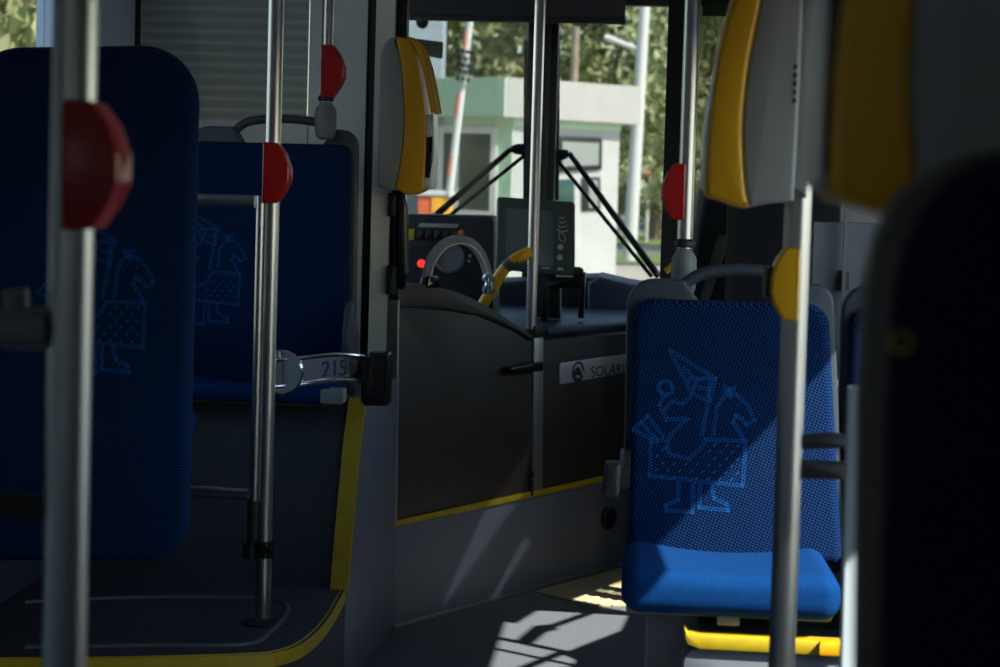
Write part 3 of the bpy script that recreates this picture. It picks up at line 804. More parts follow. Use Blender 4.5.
for v in me.vertices:
    sv = s0 + v.co.x * k_
    i_ = max(i for i in range(len(cum) - 1) if cum[i] <= sv); f_t = (sv - cum[i_]) / (cum[i_ + 1] - cum[i_])
    a_, b_ = path[i_], path[min(i_ + 1, len(path) - 1)]
    nn = (b_ - a_).cross(Vector((0, 0, 1))).normalized()
    dd = dz[i_] + (dz[min(i_ + 1, 14)] - dz[i_]) * f_t
    v.co = a_.lerp(b_, f_t) + Vector((0, 0, zb_ + dd + .011 + v.co.y)) + nn * (.0012 + v.co.z)
me.materials.append(M['inkblue'])
dg_ = bpy.data.objects.new('digits', me); COL.objects.link(dg_); adopt(dg_, t)

# ------------------------------------------------------------------ cab partition (diagonal)
ED = Vector((.64, 1, 0)).normalized()
PT = Frame((PO.x, PO.y, 0), ED, (0, 0, 1))
def P(*pts): return PT.hs(pts)
groove = smooth2([(396, 310), (420, 309), (450, 311.5), (480, 318), (510, 330), (531, 343)], 5)
topc = smooth2([(396, 284), (415, 283.5), (432, 286), (458, 293), (484, 305), (510, 321), (532, 335.5)], 5)
t = thing('cab_door', PT.p(0, 0), 'dark curved-top driver cab door in the diagonal partition', 'door')
MB().prism(PT, P(*groove, (531, 494), (396, 523)), -.03, .004, .004).build('door_leaf', 'cab', t)
MB().prism(PT, P(*topc, *reversed([(x, y - 2.2) for x, y in groove])), -.03, .008, .005).build('top_rail', 'cab', t)
hd = MB(); a = PT.h(500, 369); b = PT.h(533, 369)
hd.prism(PT, fillet([(a[0], a[1] - .012), (b[0], a[1] - .016), (b[0], a[1] + .016), (b[0] - .06, a[1] + .018), (a[0], a[1] + .008)], .004, 3), .004, .045, .008, 3)
hd.build('handle', 'blackgloss', t)
c = PT.h(533, 369); MB().lathe(PT.p(c[0], c[1], .01), [(.007, 0), (.007, .006), (.004, .008)], 14, PT.n).build('lock_pin', 'chrome', t)
h0 = PT.h(530, 462)
m = MB()
for k in range(3): m.tube([PT.p(h0[0], h0[1] - .03 - k * .03, .01), PT.p(h0[0], h0[1] - .052 - k * .03, .01)], .007, 10)
m.build('hinge', 'black', t)
# backing wall so that the gaps read black
struct(MB().prism(PT, P((402, 318), (531, 350), (531, 340), (700, 328), (700, 470), (402, 522)), -.05, -.031).build('wall_cab_backing', 'black', flat=True), 'dark backing of the cab partition', 'wall')
t = thing('partition_post', PT.p(PT.h(536, 400)[0], 0), 'beige metal post between cab door and branded panel', 'post')
MB().prism(PT, P((532, 337), (541.5, 336), (540.5, 492), (531, 494)), -.03, .010, .003).build('post', 'alu', t)
MB().prism(PT, P((531.5, 338), (543.5, 337), (543.5, 325), (532, 326)), -.03, .014, .004).build('cap', 'black', t)
m = PT.h(533, 329)
pu = PT.h(535.5, 250)[0]
cp = PT.p(pu, m[1], -.01)
MB().tube([(cp.x, cp.y, m[1]), (cp.x, cp.y, ZC)], .0175, 20).build('pole', 'steel', t)
t = thing('branded_panel', PT.p(PT.h(590, 420)[0], 0), 'dark partition panel carrying a steel name plate', 'panel')
MB().prism(PT, P((542, 341), (700, 326), (700, 456), (541, 491)), -.03, .006, .004).build('board', 'cab', t)
pl = fillet(P((557.5, 384.5), (664, 365), (664, 348), (557.5, 363)), .012, 5)
po = MB().prism(PT, pl, .006, .010, .0015).build('name_plate', 'plate', t)
cu, cv = PT.h(575.5, 371.5)
m = MB(); m.lathe(PT.p(cu, cv, .009), [(.036, 0), (.036, .0022)], 28, PT.n)
m.build('emblem_disc', 'ink', po)
m = MB(); m.prism(PT, smooth2([(cu - .030, cv + .004), (cu - .012, cv + .016), (cu + .010, cv + .010), (cu + .028, cv - .016), (cu + .030, cv - .006), (cu + .012, cv + .024), (cu - .014, cv + .026), (cu - .030, cv + .004)], 4)[:-1], .0105, .0128)
m.prism(PT, [(cu - .016, cv - .020), (cu + .014, cv - .022), (cu + .012, cv - .014), (cu - .014, cv - .010)], .0105, .0128)
m.build('emblem_wave', 'plate', po)
tu, tv = PT.h(588, 377)
text('lettering', 'SOLARIS', PT, tu, tv + .0, .0105, .052, 'ink', po, sx=1.25)
# yellow strip, lower wall, foot line
struct(MB().prism(PT, P((392, 526.5), (720, 456), (720, 450), (392, 520.5)), -.03, .012, .003).build('trim_7', 'yellowtrim'), 'yellow strip under the cab partition', 'trim')
lw = P((392, 526), (720, 456)); L1 = lw[1][0]
struct(MB().prism(PT, [(0, 0), (L1, 0), lw[1], (0, lw[0][1])], -.03, .0).build('wall_cab', 'panel', flat=True), 'grey lower wall of the cab partition', 'wall')
struct(MB().prism(PT, [(0, .0), (L1, .0), (L1, .012), (0, .012)], 0, .010, .004).build('baseboard_cab', 'alu'), 'thin metal line at the foot of the cab wall', 'baseboard')
c = PT.h(607.5, 517.5)
t = tag(MB().lathe(PT.p(c[0], c[1], -.002), [(.042, 0), (.042, .012), (.036, .018), (.030, .0155), (.0, .0155)], 28, PT.n).build('cover_cap', 'rubber'), 'round black cap on the grey lower cab wall', 'cap')
# yellow vertical edge along the corner
struct(MB().prism(PT, P((391.8, 524), (394.2, 524), (396.4, 300), (394.8, 300)), -.02, .012).build('trim_8', 'alu'), 'thin metal edge between corner post and cab door', 'trim')
# black latch arm on the corner post
t = thing('door_latch', fp_.p(*fp_.h(400, 240)), 'long black latch housing below the validator on the cab corner', 'latch')
f_ = FY(yp - .03)
MB().prism(f_, fillet(f_.hs([(394, 286), (404, 291), (408, 275), (408, 205), (405, 191), (394, 191)]), .008, 4), -.03, .02, .010, 3).build('housing', 'blackgloss', t)
MB().prism(f_, fillet(f_.hs([(387, 294), (397, 295), (397, 266), (388, 265)]), .004, 3), -.02, .03, .006).build('lower_clip', 'rubber', t)
MB().prism(f_, fillet(f_.hs([(388, 216), (397, 216), (397, 193), (389, 193)]), .004, 3), -.02, .025, .006).build('upper_clip', 'rubber', t)
# clear pane above the cab door with an arched pay opening
t = thing('pay_screen', PT.p(PT.h(460, 285)[0], PT.h(460, 285)[1]), 'clear pane above the cab door with an arched opening rim', 'screen')
tops = P(*topc)
pane = [(tops[0][0], tops[0][1] + .0)] + tops[1:] + [(PT.h(531, 10)[0], 2.2), (tops[0][0] + .03, 2.2)]
MB().prism(PT, pane, -.018, -.012).build('pane', 'plexi', t, flat=True)
arc_px = [(428, 278), (431, 264), (438, 252), (447, 243.5), (458, 240), (469, 241.5), (478, 248), (485, 259), (489, 272), (492, 288)]
ap = [PT.p(*PT.h(*q_), -.005) for q_ in arc_px]
cpts = catmull(ap, 5)
cen = PT.h(460, 282)
def band(off0, off1, w0, w1, name, mat):
    rr = [[], [], [], []]
    for v in cpts:
        q_ = (v - PT.o); u, vv = q_.dot(PT.ex), q_.dot(PT.ey)
        d = Vector((u - cen[0], vv - cen[1])); L = d.length; d /= L
        for k, (of, w) in enumerate(((off0, w0), (off1, w0), (off1, w1), (off0, w1))):
            rr[k].append(PT.p(u + d.x * of, vv + d.y * of, w))
    mm = MB(); mm.rings([rr[0], rr[1], rr[2], rr[3], rr[0]], False, False, closed=False); return mm.build(name, mat, t)
band(-.010, .014, -.014, .0, 'arch_rim', 'grey')
band(-.013, -.010, -.018, .004, 'arch_inner_lip', 'plate')
a = PT.h(430, 281)
MB().prism(PT, fillet([(a[0] - .03, a[1] - .02), (a[0] + .03, a[1] - .022), (a[0] + .028, a[1] + .015), (a[0] - .02, a[1] + .015)], .005, 3), -.02, .015, .005).build('rim_foot', 'blackgloss', t)
a = PT.h(486, 284)
m = MB(); m.lathe(PT.p(a[0], a[1] - .03, .01), [(.017, 0), (.020, .006), (.020, .02), (.012, .026), (.010, .034), (.019, .040), (.021, .052), (.014, .062)], 20)
m.build('latch_knob', 'chrome', t)

# ------------------------------------------------------------------ driver's area
# counter behind the branded panel
zl = PT.h(600, 326)[1]
t = thing('dashboard', (0, 6.9, .6), 'dark navy dashboard and counter in front of the windscreen', 'dashboard')
lip = P((543, 336), (700, 325)); lt = P((543, 323), (700, 313))
MB().tube([PT.p(lip[0][0], lip[0][1] + .012, .0), PT.p(lip[1][0], lip[0][1] + .012, .0)], .022, 16, flat=.8).build('counter_lip', 'dash', t)
c0 = PT.p(lip[0][0], 0, -.056); c1 = PT.p(lip[1][0], 0, -.056)
MB().prism(FLOORF, [(c0.x, c0.y), (c1.x, c1.y), (c1.x + .1, 7.55), (c0.x - .3, 7.55), (c0.x - .3, 6.5)], lip[0][1] - .03, lip[0][1] + .022, .01, 3).build('counter', 'dash', t)
dq = [hit(*p, 1, 7.1) for p in [(587, 283), (600, 277), (630, 284), (700, 296), (700, 340), (587, 340)]]
MB().prism(FY(7.1), [(d.x, d.z) for d in dq], -.45, .0, .02, 4).build('dash_hump', 'dash', t)
dl = [hit(*p, 1, 7.15) for p in [(404, 340), (404, 283), (480, 283), (600, 277), (600, 340)]]
MB().prism(FY(7.15), [(d.x, d.z) for d in dl], -.4, 0, .02, 4).build('dash_front', 'navy', t)
# instrument binnacle
yi = 6.55
fi = FY(yi)
t = thing('instrument_panel', fi.p(*fi.h(450, 300)), 'black instrument panel with switches behind the pay screen', 'instrument panel')
MB().prism(fi, fillet(fi.hs([(380, 330), (494, 330), (495, 216), (380, 214)]), [0, 0, .03, .02], 6), -.25, 0, .012, 3).build('housing', 'navy', t)
MB().prism(fi, fi.hs([(418, 227), (457, 228), (459, 224), (420, 223)]), -.002, .006, .001).build('label_strip', 'greylight', t)
for i in range(5):
    x = 417 + i * 8.6
    MB().prism(fi, fillet(fi.hs([(x, 239), (x + 7, 239.4), (x + 8, 230), (x + 1, 229.6)]), .004, 3), -.002, .012, .003).build('rocker_switch', 'blackgloss', t)
MB().prism(fi, fi.hs([(408, 240), (414, 240), (415, 229), (409, 229)]), -.002, .010, .002).build('yellow_switch', 'yellowtrim', t)
c = fi.h(461, 233); MB().lathe(fi.p(c[0], c[1], 0), [(.012, 0), (.012, .012), (.008, .016)], 18, fi.n).build('red_knob', 'orange', t)
c = fi.h(421.5, 263.5); MB().lathe(fi.p(c[0], c[1], 0), [(.015, 0), (.014, .008), (.008, .012)], 18, fi.n).build('red_lamp', 'redlamp', t)
c = fi.h(438, 250); MB().lathe(fi.p(c[0], c[1], 0), [(.020, 0), (.018, .008)], 20, fi.n).build('dial_switch', 'brown', t)
c = fi.h(450, 258); MB().lathe(fi.p(c[0], c[1], 0), [(.052, 0), (.055, .01), (.055, .03), (.045, .034), (.042, .020), (.0, .020)], 28, fi.n).build('round_dial', 'grey', t)
for px_, py_ in ((470, 256), (469, 261)):
    c = fi.h(px_, py_); MB().lathe(fi.p(c[0], c[1], 0), [(.006, 0), (.005, .006)], 10, fi.n).build('small_knob', 'plate', t)
m = MB(); m.prism(fi, fi.hs([(412, 247), (430, 247), (430, 243), (412, 243)]), -.002, .008, .002); m.build('card_slot', 'black', t)
# yellow grab rail
gp = [(478, 318), (484, 303), (492, 290), (500, 275), (509, 264), (519, 257), (529, 252.5)]
yg = cp.y
pts = [hit(*g, 1, yg - .03) for g in gp]; pts[-1] = Vector((cp.x - .01, cp.y, pts[-1].z))
t = thing('grab_rail', pts[0], 'curved yellow grab rail beside the ticket machine', 'rail')
MB().tube(pts, .0195, 14, 5).build('tube', 'yellow', t)
MB().tube([pts[3] * .35 + pts[4] * .65, pts[4] * .85 + pts[5] * .15, pts[4] * .25 + pts[5] * .75], .0208, 14, 3).build('joint_sleeve', 'brown', t)
# ticket machine
ym = 6.35
fm = Frame(hit(536, 238, 1, ym), Vector((1, .12, -.01)), Vector((-.05, .12, 1)))
H = lambda *pts: fm.hs(pts)
t = thing('ticket_machine', fm.p(*fm.h(536, 300)), 'dark ticket machine with touch screen on a black bracket', 'ticket machine')
MB().prism(fm, fillet(H((494, 270), (573.5, 275), (577, 200), (499, 198)), .012, 6), -.05, .0, .008, 3).build('housing', 'screen', t)
MB().prism(fm, fillet(H((504, 263), (552, 266), (554, 211), (508, 209)), .003, 3), -.002, .0012, .0005).build('screen', 'display', t)
m = MB()
for k, (rx, yy) in enumerate(((2.2, 217), (3.2, 221), (4.2, 225), (5.2, 229))):
    m.tube([fm.p(*fm.h(563 + rx * math.cos(a_), yy + rx * .45 * math.sin(a_) - 1), .0008) for a_ in [PI * i / 8 for i in range(9)]], .0018, 6)
m.tube([fm.p(*fm.h(562 + 3 * math.cos(a_) + 1.2 * math.sin(a_), 236 + 4.5 * math.sin(a_)), .0008) for a_ in [PI * i / 8 for i in range(17)]], .0013, 6)
m.build('tap_symbol', 'iconw', t)
for x_, y_ in ((560, 246), (559, 256.5)):
    c = fm.h(x_, y_); MB().lathe(fm.p(c[0], c[1], 0), [(.0105, 0), (.010, .0012)], 16, fm.n).build('icon_button', 'iconw', t)
MB().prism(fm, H((556, 269), (562, 269.5), (562, 267), (556, 266.5)), -.001, .0015).build('icon_bar', 'iconw', t)
MB().prism(fm, H((541, 268), (549, 268.6), (549, 267), (541, 266.4)), -.001, .0012).build('small_mark', 'iconw', t)
f_ = FY(ym + .02)
m = MB(); m2 = MB()
m.prism(f_, f_.hs([(541, 322), (548, 322), (550, 276), (543, 276)]), -.06, .02, .004)
m2.prism(f_, f_.hs([(578, 318), (584, 318), (586, 273), (580, 272)]), -.06, .02, .004)
m.build('bracket_leg', 'blackgloss', t); m2.build('bracket_leg', 'blackgloss', t)
MB().prism(f_, fillet(f_.hs([(545, 288), (585, 288), (586, 274), (546, 275)]), .004, 3), -.05, .03, .006).build('bracket_tray', 'blackgloss', t)
MB().prism(f_, f_.hs([(534, 318), (560, 320), (560, 276), (536, 274)]), -.12, -.04, .006).build('stand', 'black', t)
m = MB(); k0 = f_.h(577, 272); m.lathe(f_.p(k0[0], k0[1] - .01, 0), [(.02, 0), (.024, .01), (.022, .022), (.01, .028)], 16); m.build('adjuster_knob', 'black', t)
m = MB(); k0 = f_.h(565, 276); m.box((k0[0] - .03, ym - .03, k0[1] - .002), (k0[0] + .03, ym + .03, k0[1] + .004), .002); m.build('clip', 'plate', t)

# roller blind and suction cup and dark sign on the windscreen
yb = YF - .16
f_ = FY(yb)
t = thing('roller_blind', f_.p(*f_.h(515, 20)), 'dark roller sun blind across the top of the windscreen', 'sun blind')
q = f_.hs([(398, 19), (625, 24), (626, -60), (398, -60)])
MB().prism(f_, [q[0], q[1], (q[1][0], ZC), (q[0][0], ZC)], -.012, 0, .002).build('cloth', 'blind', t)
q = f_.hs([(398, 20), (626, 24.5), (626, 19), (398, 14)])
MB().prism(f_, q, -.02, .012, .005).build('bottom_bar', 'black', t)
f_ = FY(YF - .0)
c = f_.h(421.5, 22)
t = thing('suction_hook', f_.p(*c), 'small round black suction cup hanging below the blind', 'suction cup')
MB().lathe(f_.p(c[0], c[1], -.03), [(.026, 0), (.026, .006), (.012, .014), (.007, .02)], 18, f_.n).build('cup', 'rubber', t)
MB().prism(f_, f_.hs([(418, 22), (425, 22), (425, 10), (418, 10)]), -.02, -.008, .002).build('stalk', 'rubber', t)
f_ = FY(YF + .030)
t = thing('notice_plate', f_.p(*f_.h(425, 47)), 'dark notice plate with lines of text beside the corner validator', 'notice')
MB().prism(f_, fillet(f_.hs([(400, 52), (442.5, 59), (443.5, 42), (401, 36.5)]), .008, 4), -.006, .004, .002).build('plate', 'signdark', t)
m = MB()
for (xa_, xb_, y_) in ((405, 439, 42.5), (410, 434, 47.2), (411, 433, 51), (413, 431, 54.8)):
    s_ = (xb_ - xa_) * .12
    n = int((xb_ - xa_) / 3.4)
    for i in range(n):
        x0 = xa_ + i * 3.4; y0 = y_ - 1 + i * 3.4 * .11
        m.prism(f_, f_.hs([(x0, y0 + 1.5), (x0 + 2.6, y0 + 1.8), (x0 + 2.6, y0), (x0, y0 - .3)]), .0035, .005)
m.build('text_line', 'ink', t)

# wipers (outside, on the centre bar)
def wiper(hub, elbow, tip, hub2, tip2, label, blade):
    f = FY(YF + .10)
    t = thing('wiper', f.p(*f.h(*hub)), label, 'wiper')
    a = [f.p(*f.h(*q_)) for q_ in (hub, elbow, tip)]
    m = MB(); m.tube([a[0], a[0] * .35 + a[1] * .65], [.026, .022], 8); m.tube([a[0] * .35 + a[1] * .65, a[1]], [.022, .013], 8); m.build('elbow', 'rubber', t)
    MB().tube([a[0], a[0] + Vector((0, -.06, 0))], .018, 10).build('pivot', 'rubber', t)
    MB().tube([a[1], a[2]], [.0115, .015], 8).build('arm', 'rubber', t)
    b = [f.p(*f.h(*q_)) for q_ in (hub2, tip2)]
    MB().tube(b, .0085, 8).build('guide_rod', 'rubber', t)
    c = [f.p(*f.h(*q_), -.02) for q_ in blade]
    MB().tube(c, .010, 8).build('blade', 'rubber', t)
wiper((525.5, 149.5), (511, 149), (434, 217), (525, 155), (448, 217), 'left windscreen wiper, double arm sloping down to the left', ((526, 40), (525, 200)))
wiper((556, 156), (569, 153), (659, 277), (558, 161), (652, 277), 'right windscreen wiper, double arm sloping down to the right', ((557.5, 40), (556.5, 200)))

# ------------------------------------------------------------------ front door leaf folded inwards, dark corner cover
yd = 5.78
f_ = FY(yd)
t = thing('door_leaf', f_.p(f_.h(673, 300)[0], 0), 'inward folded glass door leaf with black frame and green exit sticker', 'door')
xs = [f_.h(x, 120)[0] for x in (665, 681, 731, 739)]
zl0 = .05; zt0 = 2.2
MB().box((xs[0], yd, zl0), (xs[1], yd + .05, zt0), .008).build('frame_stile', 'rubber', t)
MB().box((xs[2], yd, zl0), (xs[3], yd + .05, zt0), .008).build('frame_stile', 'rubber', t)
MB().box((xs[1], yd, zl0), (xs[2], yd + .05, zl0 + .12), .008).build('frame_rail', 'rubber', t)
MB().box((xs[1], yd + .022, zl0 + .12), (xs[2], yd + .028, zt0)).build('pane', 'windscreen', t, flat=True)
xg = [f_.h(x, 120)[0] for x in (690, 697)]
MB().box((xg[0], yd - .01, zl0 + .1), (xg[1], yd + .02, zt0), .004).build('gasket', 'grey', t)
f2 = FY(yd + .018)
st = MB().prism(f2, fillet(f2.hs([(702, 16), (727, 16.5), (727.5, 4.5), (703, 4)]), .003, 3), -.001, .002).build('exit_sticker', 'signgreen', t)
uu, vv = f2.h(704.5, 11.2)
text('sticker_text', 'WYJŚCIE', f2, uu, vv, .0022, .022, 'signtext', st, sx=.78)
f_ = FY(6.25)
ol = smooth2([(690, 330), (690, 285), (694, 240), (701, 195), (708, 165), (722, 140), (760, 125), (830, 130), (880, 150)], 4)
q = f_.hs(ol); 
t = thing('corner_cover', f_.p(q[0][0], 0), 'dark navy front corner cover behind the sunlit seat', 'cover')
MB().prism(f_, [(q[0][0], 0)] + q + [(XR - .02, q[-1][1]), (XR - .02, 0)], -.35, 0, .03, 4).build('cover', 'navy', t)
MB().prism(f_, f_.hs([(718, 235), (731, 235), (709, 300), (700, 300)]), -.003, .006, .002).build('reflection_strip', 'grey', t)  # grey strip stands in for a slanting reflection on the cover

# ------------------------------------------------------------------ beige ribbed step by the door
ol = [hit(*p, 2, .002) for p in [(534, 592), (640, 563.5), (705, 546), (712, 590), (655, 606), (592, 606)]]
t = thing('step_plate', (ol[0].x, ol[0].y, 0), 'beige ribbed step plate on the floor by the cab wall', 'step plate')
MB().prism(FLOORF, [(o.x, o.y) for o in ol], .0, .006, .001).build('plate', 'beige', t)
rb = [((572, 601), (621, 581)), ((585, 603), (640, 579.5)), ((599, 604.5), (650, 582)), ((613, 604.8), (655, 586))]
for (a, b) in rb:
    q = [hit(*p_, 2, .008) for p_ in (a, b, (b[0], b[1] - 2.6), (a[0], a[1] - 2.4))]
    MB().prism(FLOORF, [(o.x, o.y) for o in q], .004, .008).build('rib', 'rib', t)

# ------------------------------------------------------------------ outside
ZG = -.35
struct(MB().box((-90, -60, ZG - .2), (90, 240, ZG)).build('ground', 'tarmac', flat=True), 'dark tarmac around the bus', 'ground')
struct(MB().box((-40, 24, ZG - .1), (40, 40, ZG + .005)).build('paving', 'pave', flat=True), 'pale paving around the guard booth', 'paving')
g0 = hit(640, 264, 2, ZG).y; g1 = hit(640, 246, 2, ZG).y; g2 = hit(640, 222, 2, ZG).y; g3 = hit(640, 236, 2, ZG).y
struct(MB().box((-70, g0, ZG - .1), (70, g0 + 6, ZG + .03)).build('lawn_1', 'grass', flat=True), 'nearer grass verge', 'lawn')
struct(MB().box((-70, g0 + 6, ZG - .1), (70, g0 + 14, ZG + .01)).build('road', 'road', flat=True), 'grey road beyond the verge', 'road')
struct(MB().box((-70, g0 + 14, ZG - .1), (70, g0 + 30, ZG + .04)).build('lawn_2', 'grass', flat=True), 'far grass verge under the trees', 'lawn')

# guard booth
D0 = 33.0
def G(px, py, d): return hit(px, py, 1, d)
A, B, C = G(430, 100, 33.9), G(505, 100, D0), G(641, 100, 35.1)
zft, zfb = G(505, 77, D0).z, G(505, 117, D0).z
def foot(ins):
    pts = [(A.x, A.y), (B.x, B.y), (C.x, C.y), (C.x - 1.0, C.y + 2.6), (A.x - .6, A.y + 2.8)]
    return inset(pts, ins)
t = thing('guard_booth', (B.x, B.y, ZG), 'white and sage green guard booth with overhanging fascia behind the windscreen', 'booth')
body = foot(.33)
bc = G(514, 100, 33.42); body[1] = (bc.x, bc.y)
MB().prism(FLOORF, body, ZG, zfb + .2).build('wall', 'whitewall', t, flat=True)
fa_, fb_ = foot(0), foot(0)
m = MB(); m.prism(FLOORF, foot(0), zfb, zft, .01); m.build('roof_fascia', 'fascia', t, flat=True)
FL = Frame((body[0][0], body[0][1], 0), (body[1][0] - body[0][0], body[1][1] - body[0][1], 0), (0, 0, 1))
FR = Frame((body[1][0], body[1][1], 0), (body[2][0] - body[1][0], body[2][1] - body[1][1], 0), (0, 0, 1))
FAL = Frame((A.x, A.y, 0), (B.x - A.x, B.y - A.y, 0), (0, 0, 1))
LL = (B - A).xy.length if hasattr((B - A), 'xy') else 2
MB().prism(FAL, [(.0, zfb + .02), (LL, zfb + .02), (LL, zft - .01), (0, zft - .01)], 0, .02).build('green_fascia', 'green', t, flat=True)
Lw = (Vector(body[1]) - Vector(body[0])).length; Rw = (Vector(body[2]) - Vector(body[1])).length
MB().prism(FL, [(0, ZG), (Lw, ZG), (Lw, zfb), (0, zfb)], 0, .02).build('green_wall', 'green', t, flat=True)
MB().prism(FR, [(0, FR.h(560, 128)[1]), (Rw, FR.h(560, 128)[1]), (Rw, zfb), (0, zfb)], 0, .025).build('green_band', 'green', t, flat=True)
MB().prism(FL, FL.hs([(420, 300), (497, 300), (497, 218), (420, 214)]), .02, .035).build('pale_base', 'greenlt', t, flat=True)
wf = FL.hs([(438, 216), (497.5, 219), (498.5, 127), (440, 126)])
wi = FL.hs([(444, 208), (491, 211), (493, 134), (446, 133)])
fo = MB(); fo.prism(FL, wf, .02, .07, .01); wfr = fo.build('window_frame', 'white', t)
MB().prism(FL, wi, .06, .075).build('pane', 'boothglass', wfr, flat=True)
m = MB(); m.prism(FL, FL.hs([(455, 208), (460, 208), (462, 134), (457, 134)]), .07, .09); m.build('mullion', 'white', wfr)
d0_ = FR.hs([(556, 172), (600, 170), (600.5, 138), (556, 136)])
w2 = MB().prism(FR, d0_, .02, .06, .01).build('window_frame', 'rubber', t)
MB().prism(FR, inset(FR.hs([(556, 172), (600, 170), (600.5, 138), (556, 136)]), .10), .05, .075).build('pane', 'boothpale', w2, flat=True)
w3 = MB().prism(FR, FR.hs([(540, 212), (573, 211), (573, 179), (540, 180)]), .02, .05, .01).build('window_frame', 'teal', t)
w4 = MB().prism(FR, FR.hs([(581, 211), (599, 210), (599, 177), (581, 177)]), .02, .05, .01).build('window_frame', 'rubber', t)
MB().prism(FR, FR.hs([(587, 208), (596, 207), (596, 180), (587, 180)]), .045, .06).build('pane', 'boothpale', w4, flat=True)

# raised barrier boom with a bundle of rings
db_ = 27.0
f_ = FY(db_)
a, b = f_.h(449, 196), f_.h(471, 12)
t = thing('barrier_boom', f_.p(*a), 'raised white barrier boom with red bands in front of the booth', 'barrier')
m = MB(); top = (b[0] + (b[0] - a[0]) * .3, b[1] + (b[1] - a[1]) * .3)
m.tube([f_.p(*a), f_.p(*top)], [.062, .050], 10); m.build('boom', 'white', t)
m = MB()
for s0, s1 in ((.10, .22), (.44, .56), (.78, .90)):
    m.tube([f_.p(a[0] + (b[0] - a[0]) * s0 - .028, a[1] + (b[1] - a[1]) * s0, .03), f_.p(a[0] + (b[0] - a[0]) * s1 - .028, a[1] + (b[1] - a[1]) * s1, .03)], .042, 10)
m.build('red_band', 'fadedred', t)
t = thing('ring_bundle', f_.p(*f_.h(466, 65)), 'cluster of black and white rings hung on the barrier boom', 'ring bundle')
k = 0
for row in range(5):
    for cidx in range(4):
        x_ = 460.0 + cidx * 5 + (2.5 if row % 2 else 0) - 1.2; y_ = 51 + row * 7 + cidx * .8
        if row == 4 and cidx == 3: continue
        c = f_.h(x_, y_)
        MB().lathe(f_.p(c[0], c[1], .12 - .01 * cidx), [(.011, .0), (.030, .0), (.030, .05), (.011, .05), (.011, 0)], 12, f_.n).build('ring', 'rubber', t)
d_ = 27.0
f_ = FY(d_)
t = thing('barrier_housing', f_.p(f_.h(435, 215)[0], ZG), 'orange and amber barrier housing at the foot of the boom', 'barrier housing')
q = f_.hs([(418.5, 196), (432, 196), (450, 197)])
MB().box((q[0][0], d_, ZG), (q[1][0], d_ + .5, q[1][1]), .02).build('orange_side', 'orange', t)
MB().box((q[1][0], d_ - .02, ZG), (q[2][0], d_ + .5, q[2][1]), .02).build('amber_side', 'amber', t)
q2 = f_.hs([(418.5, 190), (450, 191)])
MB().box((q[0][0] - .02, d_ - .04, q[1][1]), (q[2][0] + .02, d_ + .52, q2[0][1]), .02).build('lid', 'white', t)
f_ = FY(36.6)
a, b = f_.h(404, 10), f_.h(437, 290)
t = tag(MB().box((a[0] - .6, 36.6, ZG), (b[0] - .02, 37.2, f_.h(430, -20)[1]), .03).build('concrete_pillar', 'concrete'), 'pale blue grey pillar left of the booth', 'pillar')

# street lamp, utility post
f_ = FY(g0 + 1.2)
bx, bz = f_.h(628.5, 262)
tx, tz = f_.h(645, 0)
x0 = f_.h(629, 262)[0]
t = thing('street_lamp', (x0, g0 + 1.2, ZG), 'pale street lamp post with a side arm right of the booth', 'street lamp')
MB().tube([(x0, g0 + 1.2, ZG), (x0 + .16, g0 + 1.2, 5), (x0 + .3, g0 + 1.2, 9)], [.17, .13, .10], 14).build('post', 'lamp', t)
a1 = f_.h(640, 50); a2 = f_.h(615, 41)
MB().tube([f_.p(*a1), f_.p(*a2)], .07, 10).build('arm', 'lamp', t)
MB().tube([f_.p(*a2, 0), f_.p(a2[0] - .25, a2[1] + .08, .0)], [.10, .07], 10).build('lamp_head', 'lamp', t)
f_ = FY(46)
u_, v_ = f_.h(572, 80)
t = tag(MB().tube([f_.p(u_, ZG), f_.p(u_ + .06, f_.h(574, 27)[1])], [.13, .10], 10).build('utility_post', 'wood'), 'brown timber utility post behind the booth roof', 'post')
f_ = FY(g0 + 16)
u_, v_ = f_.h(648, 188)
t = thing('notice_board', f_.p(u_, ZG), 'small cream board on a post beside the street lamp', 'board')
MB().prism(f_, f_.hs([(644, 197), (653, 197), (653, 184), (644, 184)]), -.04, .0).build('board', 'fascia', t, flat=True)
MB().tube([f_.p(u_, ZG, -.06), f_.p(u_, v_, -.06)], .05, 8).build('post', 'lamp', t)
f_ = FY(75)
ol = f_.hs([(646, 176), (678, 177), (678, 164), (672, 163), (667, 157), (653, 157), (648, 164), (645, 166)])
t = thing('parked_car', f_.p(ol[0][0], ZG), 'red vehicle half hidden by leaves beyond the road', 'car')
MB().prism(f_, [(u, v - .2) for u, v in ol], -1.6, 0, .12, 3).build('body', 'redcar', t)
for px_ in (652, 672):
    c = f_.h(px_, 178); MB().lathe(f_.p(c[0], c[1] - .2, -.05), [(.32, 0), (.32, .2), (.2, .22)], 16, f_.n).build('wheel', 'rubber', t)

